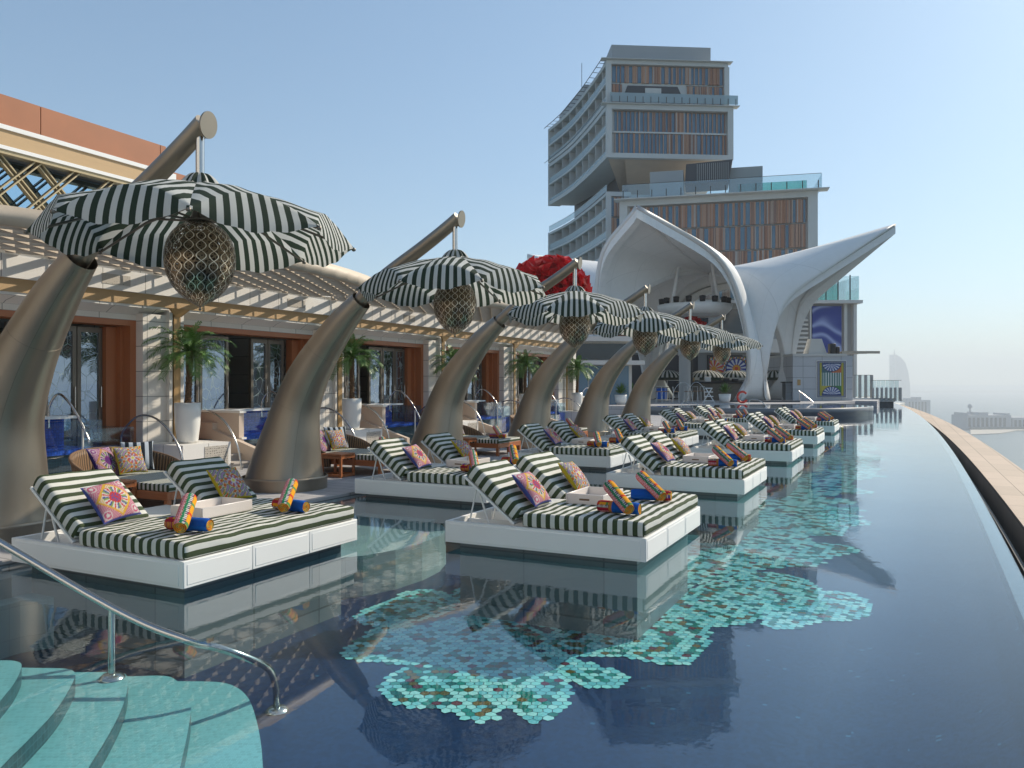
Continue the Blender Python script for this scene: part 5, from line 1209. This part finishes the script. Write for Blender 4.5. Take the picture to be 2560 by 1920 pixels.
# glazed wing left of the canopy
t = thing('glazed_wing', 'grey glazed wing with projecting slab behind the third tusk mast', 'building', (4.0, 50, DZ))
m = MB(); m.box(-3.2, 3.6, 0, 12, 0, 4.4); m.build('wall', 'concrete', t)
m = MB(); m.box(-3.4, 4.2, -1.4, 0, 2.95, 3.2); m.box(-3.4,4.2,-1.4,12,4.4,4.7); m.build('slab', 'concrete_light', t)
for i in range(5): m = MB(); m.box(-3.0+i*1.3, -1.8+i*1.3, -.06, -.002, .1, 2.9); m.build('window', 'window_blue', t)
m = MB(); m.box(-3.0, 3.4, -.06, -.002, 3.3, 4.3); m.build('window', 'window_dark', t)
t = thing('stone_block', 'beige stone block at the foot of the left canopy leg', 'wall', (5.4, 51.5, DZ)); m = MB(); m.box(-1.2, 1.6, 0, 3, 0, 2.4); m.build('wall', 'facade_stone', t)
t = thing('bar_canopy', 'dark wooden canopy with screens above the bar entrance', 'canopy', (9.8, 62, 5.0)); m = MB(); m.box(-2.2,1.6,0,3,-.3,1.2); m.build('box', 'wood_dark', t); m = MB(); m.box(-2.0,1.2,-.2,0,.9,1.5); m.build('screen', 'dark_metal', t)
# red glass flower sculptures
def flower_ball(lab, loc, rad, n_, seed, base):
    t = thing('red_glass_sculpture', lab, 'sculpture', (loc[0], loc[1], base)); rr = random.Random(seed); m = MB(); cz = loc[2]-base
    for i in range(n_):
        f = (i+.5)/n_; z = 1-1.75*f; rr_ = math.sqrt(max(0, 1-z*z)); a = i*2.399; d = Vector((rr_*math.cos(a), rr_*math.sin(a), z)); s_ = rr.uniform(.7,1.45)*rad
        q = d.to_track_quat('Z', 'Y').to_matrix().to_4x4(); R0 = d*rad*.6; R0.z *= .62; xf = Matrix.Translation((R0.x, R0.y, cz+R0.z)) @ q; k = 8
        vs = []; fs = []
        for j, (r_, h) in enumerate(((.02,0),(.075,.12),(.085,.28),(.20,.44))):
            for l in range(k): an = l*2*math.pi/k; w_ = (1.35 if l % 2 else .7) if j == 3 else 1; vs.append((r_*s_*w_*math.cos(an), r_*s_*w_*math.sin(an), h*s_))
        for j in range(3):
            for l in range(k): fs.append((j*k+l, j*k+(l+1)%k, (j+1)*k+(l+1)%k, (j+1)*k+l))
        m.add(vs, fs, None, xf)
    m.build('petals', 'red_petal', t); m = MB(); m.tube([(0,0,0),(0,0,cz)], rad*.09, 10); m.build('stem', 'dark_metal', t)
    m = MB(); m.lathe([(.01,-rad*.55),(rad*.55,-rad*.2),(rad*.62,.2*rad),(rad*.3,rad*.55),(.01,rad*.6)], 16, c=(0,0,cz)); m.build('core', 'lantern_core', t)
flower_ball('large ball of red glass flowers on a stem left of the shell canopy', (2.05, 42, 6.75), 1.9, 190, 1, 4.05)
flower_ball('smaller ball of red glass flowers below the lighting ring', (13.8, 60.5, 6.0), 1.0, 100, 2, .5)

# ================================================================ HOTEL TOWER
TO = Vector((15.0, 125.0, 0)); TA = math.atan2(1.5, 20.2)
def tl(x, y): d = Vector((x, y, 0)) - TO; c, s_ = math.cos(TA), math.sin(TA); return (d.x*c + d.y*s_, -d.x*s_ + d.y*c)
curve = catmull([(*tl(*p), 0) for p in ((15,125),(13.1,136.5),(10.7,148),(7.4,158.5))], 6)
def fins(t, name, x0, x1, z0, z1, rows, seed, blue=.3, y=0.0, ybase=None, wmin=.16, wmax=.30):
    rr = random.Random(seed); vs, fs, col = [], [], []; TER = [(.44,.215,.14),(.50,.27,.18),(.36,.20,.15),(.55,.34,.24),(.31,.185,.15),(.50,.37,.30)]
    H = (z1-z0)/rows; x = 0
    def bx(xa, xb, ya, yb, za, zb, c):
        b = len(vs); vs.extend([(xa,ya,za),(xb,ya,za),(xb,yb,za),(xa,yb,za),(xa,ya,zb),(xb,ya,zb),(xb,yb,zb),(xa,yb,zb)]); col.extend([c]*8)
        fs.extend([(b,b+3,b+2,b+1),(b+4,b+5,b+6,b+7),(b,b+1,b+5,b+4),(b+1,b+2,b+6,b+5),(b+2,b+3,b+7,b+6),(b+3,b,b+4,b+7)])
    for r_ in range(rows):
        za, zb = z0 + r_*H + .12, z0 + (r_+1)*H - .12; x = x0 + .1; grp = 0
        while x < x1 - .15:
            w_ = rr.uniform(wmin, wmax)
            q = math.sin((x-x0)*.55 + r_*.8 + seed) * .5 + .5
            if rr.random() < blue * (1.6*q + .2):
                ww = rr.uniform(.38,.62); win = MB(); win.box(x, min(x+ww, x1-.1), y-.02, y+.1, za+.05, zb-.05); win.build('window', 'window_blue', t); x += ww
                bx(x, min(x+.13, x1-.02), y-.22, y+.1, za, zb, rr.choice(TER[1:4])); x += .15; continue
            c = rr.choice(TER) if rr.random() < .93 else (.52,.47,.44)
            bx(x, min(x+w_*.55, x1-.02), y-rr.choice((.12,.2,.28)), y+.1, za, zb, c); x += w_*.62
        bx(x0, x1, y-.1, y+.12, zb+.03, zb+.13, (.25,.22,.2))
    if ybase: pass
    m = MB(); m.add(vs, fs); o = m.build(name, 'cladding_fins', t, col=col)
    return o
def curved(t, z0, z1, levels, rail_top=False, fr=.45):
    # balconied concave side: slabs, dividers, railing glass, recessed glazing
    P = curve; n_ = len(P); LH = (z1-z0)/levels
    def off(i, d):
        a, b = P[max(i-1,0)], P[min(i+1,n_-1)]; tg = (b-a).normalized(); nn = Vector((tg.y, -tg.x, 0)); 
        if nn.x < 0: nn = -nn
        return P[i] + nn*d
    for l in range(levels+1):
        m = MB()
        z = z0 + l*LH; th = .34 if 0 < l < levels else fr
        for i in range(n_-1):
            a, b, c, d = off(i,0), off(i+1,0), off(i+1,2.4), off(i,2.4); za, zb = (z-th/2, z+th/2) if 0 < l < levels else ((z, z+th) if l == 0 else (z-th, z))
            m.add([(p.x,p.y,za) for p in (a,b,c,d)] + [(p.x,p.y,zb) for p in (a,b,c,d)], [(0,3,2,1),(4,5,6,7),(0,1,5,4),(2,3,7,6)])
        m.build('floor_slab', 'concrete', t)
    m = MB()
    for i in range(n_-1):
        a, b = off(i,2.2), off(i+1,2.2); m.add([(a.x,a.y,z0),(b.x,b.y,z0),(b.x,b.y,z1),(a.x,a.y,z1)], [(0,1,2,3)])
    m.build('window', 'window_dark', t)
    for i in range(1, n_-1, 1):
        if i % 2: continue
        m = MB(); a, b = off(i,.15), off(i,2.3); m.add([(a.x,a.y,z0),(b.x,b.y,z0),(b.x,b.y,z1),(a.x,a.y,z1),(a.x,a.y+.3,z0),(b.x,b.y+.3,z0),(b.x,b.y+.3,z1),(a.x,a.y+.3,z1)], [(0,1,2,3),(7,6,5,4),(0,3,7,4)]); m.build('divider_wall', 'concrete', t)
    for l in range(levels + (1 if rail_top else 0)):
        z = z0 + l*LH + .2; m = MB()
        for i in range(n_-1):
            a, b = off(i,.05), off(i+1,.05); m.add([(a.x,a.y,z),(b.x,b.y,z),(b.x,b.y,z+1.05),(a.x,a.y,z+1.05)], [(0,1,2,3)])
        m.build('balcony_glass', 'rail_glass_w', t)
        m = MB(); m.tube([tuple(off(i,.05) + Vector((0,0,z+1.07))) for i in range(n_)], .04, 4, cap=False); m.build('balcony_rail', 'concrete_light', t)
    m = MB(); a = P[-1]; b = off(n_-1, 2.4); m.box(a.x-.1, b.x, a.y-.2, a.y+.4, z0, z1); m.build('side_frame', 'concrete', t); m = MB(); m.box(-.05, .75, -.1, .5, z0, z1); m.build('side_frame', 'concrete', t)
n = NT('rail_glass_w'); tr = n.node('ShaderNodeBsdfTransparent'); tr.inputs[0].default_value = (.75,.85,.88,1); b = n.bsdf((.42,.52,.55), .15, 0, .6, link=False); mx = n.node('ShaderNodeMixShader', i_0=.62); n.t.links.new(tr.outputs[0], mx.inputs[1]); n.t.links.new(b.outputs[0], mx.inputs[2]); n.t.links.new(mx.outputs[0], n.out.inputs[0])
t = thing('hotel_tower', 'tall stacked hotel tower with terracotta fins and curved balconies on its left side', 'tower', TO, TA)
endx, endy = curve[-1].x, curve[-1].y
def poly_body(z0, z1, x1, inset=2.3, mat='concrete', name='core', yf=.3):
    m = MB(); pts = [(p.x+inset, p.y) for p in curve if p.y >= yf]; pts = [((inset*.3 if yf < 1 else inset), yf)] + pts + [(x1, endy), (x1, yf)]; m.prism(pts, z0, z1); return m.build(name, mat, t)
# lower section
poly_body(-.5, 32.0, 20.0); curved(t, 3.0, 32.2, 8, True)
fins(t, 'fin_cladding', .6, 3.6, 15, 31.6, 5, 11, .12, .2)
m = MB(); m.box(-.1, 3.9, -.15, .3, 31.6, 32.3); m.build('cornice', 'concrete', t)
# recess and soffit under the overhang
poly_body(32.0, 37.8, 18.5, 5.2, 'dark_louver', 'recess_wall', 10.0)
m = MB(); m.add([(.2,0,37.72),(20,.0,37.72),(20,12,36.6),(5,12,34.6)], [(0,1,2,3)]); m.add([(3.0,.4,37.6),(20,.4,37.6),(19,9,34.4),(5.5,9,33.9)], [(0,1,2,3)]); m.build('soffit', 'soffit_tan', t)
# middle box
poly_body(37.75, 46.1, 19.6); curved(t, 37.7, 46.05, 2, True, .7)
m = MB(); m.box(-.1, 20.4, -.6, .35, 37.6, 38.35); m.box(-.1, 20.4, -.6, .35, 45.3, 46.05); m.box(-.1, .75, -.6, .35, 38.35, 45.3); m.box(19.5, 20.4, -.6, .35, 38.35, 45.3); m.box(-.9, 21.3, -1.1, .4, 46.06, 46.16); m.box(.75, 19.5, -.1, .3, 41.7, 41.95); m.build('box_frame', 'concrete', t)
fins(t, 'fin_cladding', 1.2, 19.3, 38.4, 45.25, 2, 5, .48, .2)
# top box
poly_body(46.1, 53.1, 19.2); curved(t, 46.3, 53.1, 2, False, .6)
m = MB(); m.box(-.1, 19.6, -.4, .35, 52.5, 53.1); m.box(-.1, .7, -.4, .35, 46.1, 52.5); m.box(19.0, 19.8, -.4, .35, 46.1, 52.5); m.box(-1.0, 20.2, -1.0, .4, 53.12, 53.2); m.build('box_frame', 'concrete', t)
fins(t, 'fin_cladding', .7, 19.0, 49.6, 52.5, 1, 8, .25, .2); fins(t, 'fin_cladding', .7, 2.2, 46.2, 49.5, 1, 9, .1, .2); fins(t, 'fin_cladding', 13.0, 19.0, 46.2, 49.5, 1, 10, .3, .2)
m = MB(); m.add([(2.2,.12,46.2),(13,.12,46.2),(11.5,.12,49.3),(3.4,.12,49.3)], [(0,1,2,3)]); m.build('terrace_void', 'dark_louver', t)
m = MB(); m.box(6.2, 8.8, -.1, .2, 46.2, 48.9); m.build('door_block', 'concrete_light', t)
m = MB(); m.box(.4, 21.0, -1.0, -.96, 46.3, 47.75); m.build('terrace_glass', 'rail_glass_w', t)
for i in range(17): m = MB(); m.box(.6+i*1.25, .68+i*1.25, -1.06, -.94, 46.2, 47.2); m.build('rail_post', 'dark_metal', t)
m = MB(); m.prism([(1.0,1.0),(17.2,1.0),(17.2,20),(1.4,20)], 53.1, 56.1); m.prism([(-1.2,14),(6,14),(6,30),(-3.5,30)], 53.1, 54.6); m.build('plant_room', 'grey_cladding', t)
m = MB(); 
for i in range(len(curve)-1): 
    a, b = curve[i], curve[i+1]; m.tube([(a.x-.9,a.y,53.2),(b.x-.9,b.y,53.2)], .06, 4); m.tube([(a.x-.9,a.y,53.2),(a.x+.3,a.y,53.1)], .05, 4)
    m.tube([(a.x-.9,a.y,46.2),(b.x-.9,b.y,46.2)], .05, 4)
m.build('roof_brise', 'dark_metal', t)
m = MB(); m.tube([(-2.0,12,53),(-2.0,12,57.5)], .06, 4); m.build('antenna', 'dark_metal', t)
# right lower block
B0, B1 = Vector((16.3,118.6,0)), Vector((43.2,112.0,0)); BA = math.atan2(B1.y-B0.y, B1.x-B0.x); BL = (B1-B0).length
t = thing('hotel_wing', 'broad terracotta finned hotel wing with a rooftop pool terrace, right of the tower corner', 'building', B0, BA)
m = MB(); m.box(0, BL, .3, 26, -.5, 29.0); m.build('core', 'concrete', t)
m = MB(); m.box(-.1, 1.1, -.4, .4, -.5, 28.4); m.box(BL-1.1, BL+.2, -.4, .4, -.5, 28.4); m.box(-.1, BL+.2, -.4, .4, 28.4, 29.2); m.box(-.8, BL+1.6, -1.6, .5, 29.21, 29.34); m.build('box_frame', 'concrete', t)
fins(t, 'fin_cladding', 1.4, BL-1.3, 10.6, 28.3, 5, 21, .20, .2, wmin=.20, wmax=.36)
m = MB(); m.box(.4, BL+.6, -1.2, -1.16, 29.4, 31.4); m.box(BL+.6, BL+.64, -1.2, 12, 29.4, 31.4); m.build('terrace_glass', 'rail_glass', t)
for i in range(14): m = MB(); m.box(.5+i*2.1, .62+i*2.1, -1.3, -1.1, 29.3, 30.5); m.build('rail_post', 'dark_metal', t)
m = MB(); m.tube([(.4,-1.18,31.45),(BL+.6,-1.18,31.45)], .04, 4); m.build('top_rail', 'dark_metal', t)
m = MB(); m.box(17.0, BL-1.2, .2, 8, 29.35, 30.9); m.build('roof_pool', 'pool_glass', t)
m = MB(); m.box(4.2, 9.2, 3, 9, 29.2, 34.2); m.build('roof_room', 'grey_cladding', t); m = MB(); m.box(16.0, 20.8, 5, 10, 29.2, 34.6); m.build('roof_room', 'grey_cladding', t)
m = MB(); m.add([(9.4,3.2,32.2),(15.8,3.2,32.2),(16.4,3.2,35.4),(9.6,3.2,35.1),(9.4,9,32.2),(15.8,9,32.2),(16.4,9,35.4),(9.6,9,35.1)], [(0,1,2,3),(4,7,6,5),(0,4,5,1),(1,5,6,2),(2,6,7,3),(3,7,4,0)]); m.build('louvred_box', 'dark_louver', t)
m = MB()
for i in range(16): m.box(11.2+i*.3, 11.28+i*.3, 3.05, 3.2, 32.4, 35.0)
m.build('louvre_fins', 'grey_cladding', t)

# ================================================================ UNSEEN BLOCK ADDED BEHIND THE CAMERA TO BOUNCE SUNLIGHT ONTO THE DAYBEDS
t = rthing('bounce_block', 'pale stone block added unseen behind the camera to bounce sunlight onto the daybeds', 'building', -13, -6, 0)
m = MB(); m.box(-22, 5, -20, -12.5, -.9, 13); rb(m, 'wall', 'fascia_stone', t)
for i in range(6):
    m = MB(); m.box(-20+4*i, -17.5+4*i, -12.5, -12.42, .3, 3.0); rb(m, 'window', 'window_dark', t)

# ================================================================ HAZE
n = NT('haze_air'); pv = n.node('ShaderNodeVolumePrincipled'); pv.inputs['Color'].default_value = (.96, .985, 1, 1); pv.inputs['Density'].default_value = HAZE; pv.inputs['Anisotropy'].default_value = 0.12
n.t.links.new(pv.outputs[0], n.out.inputs['Volume'])
m = MB(); m.box(-7000, 7000, -4000, 9000, -93.5, 262); hz = m.build('haze', 'haze_air'); tag(hz, kind='stuff')
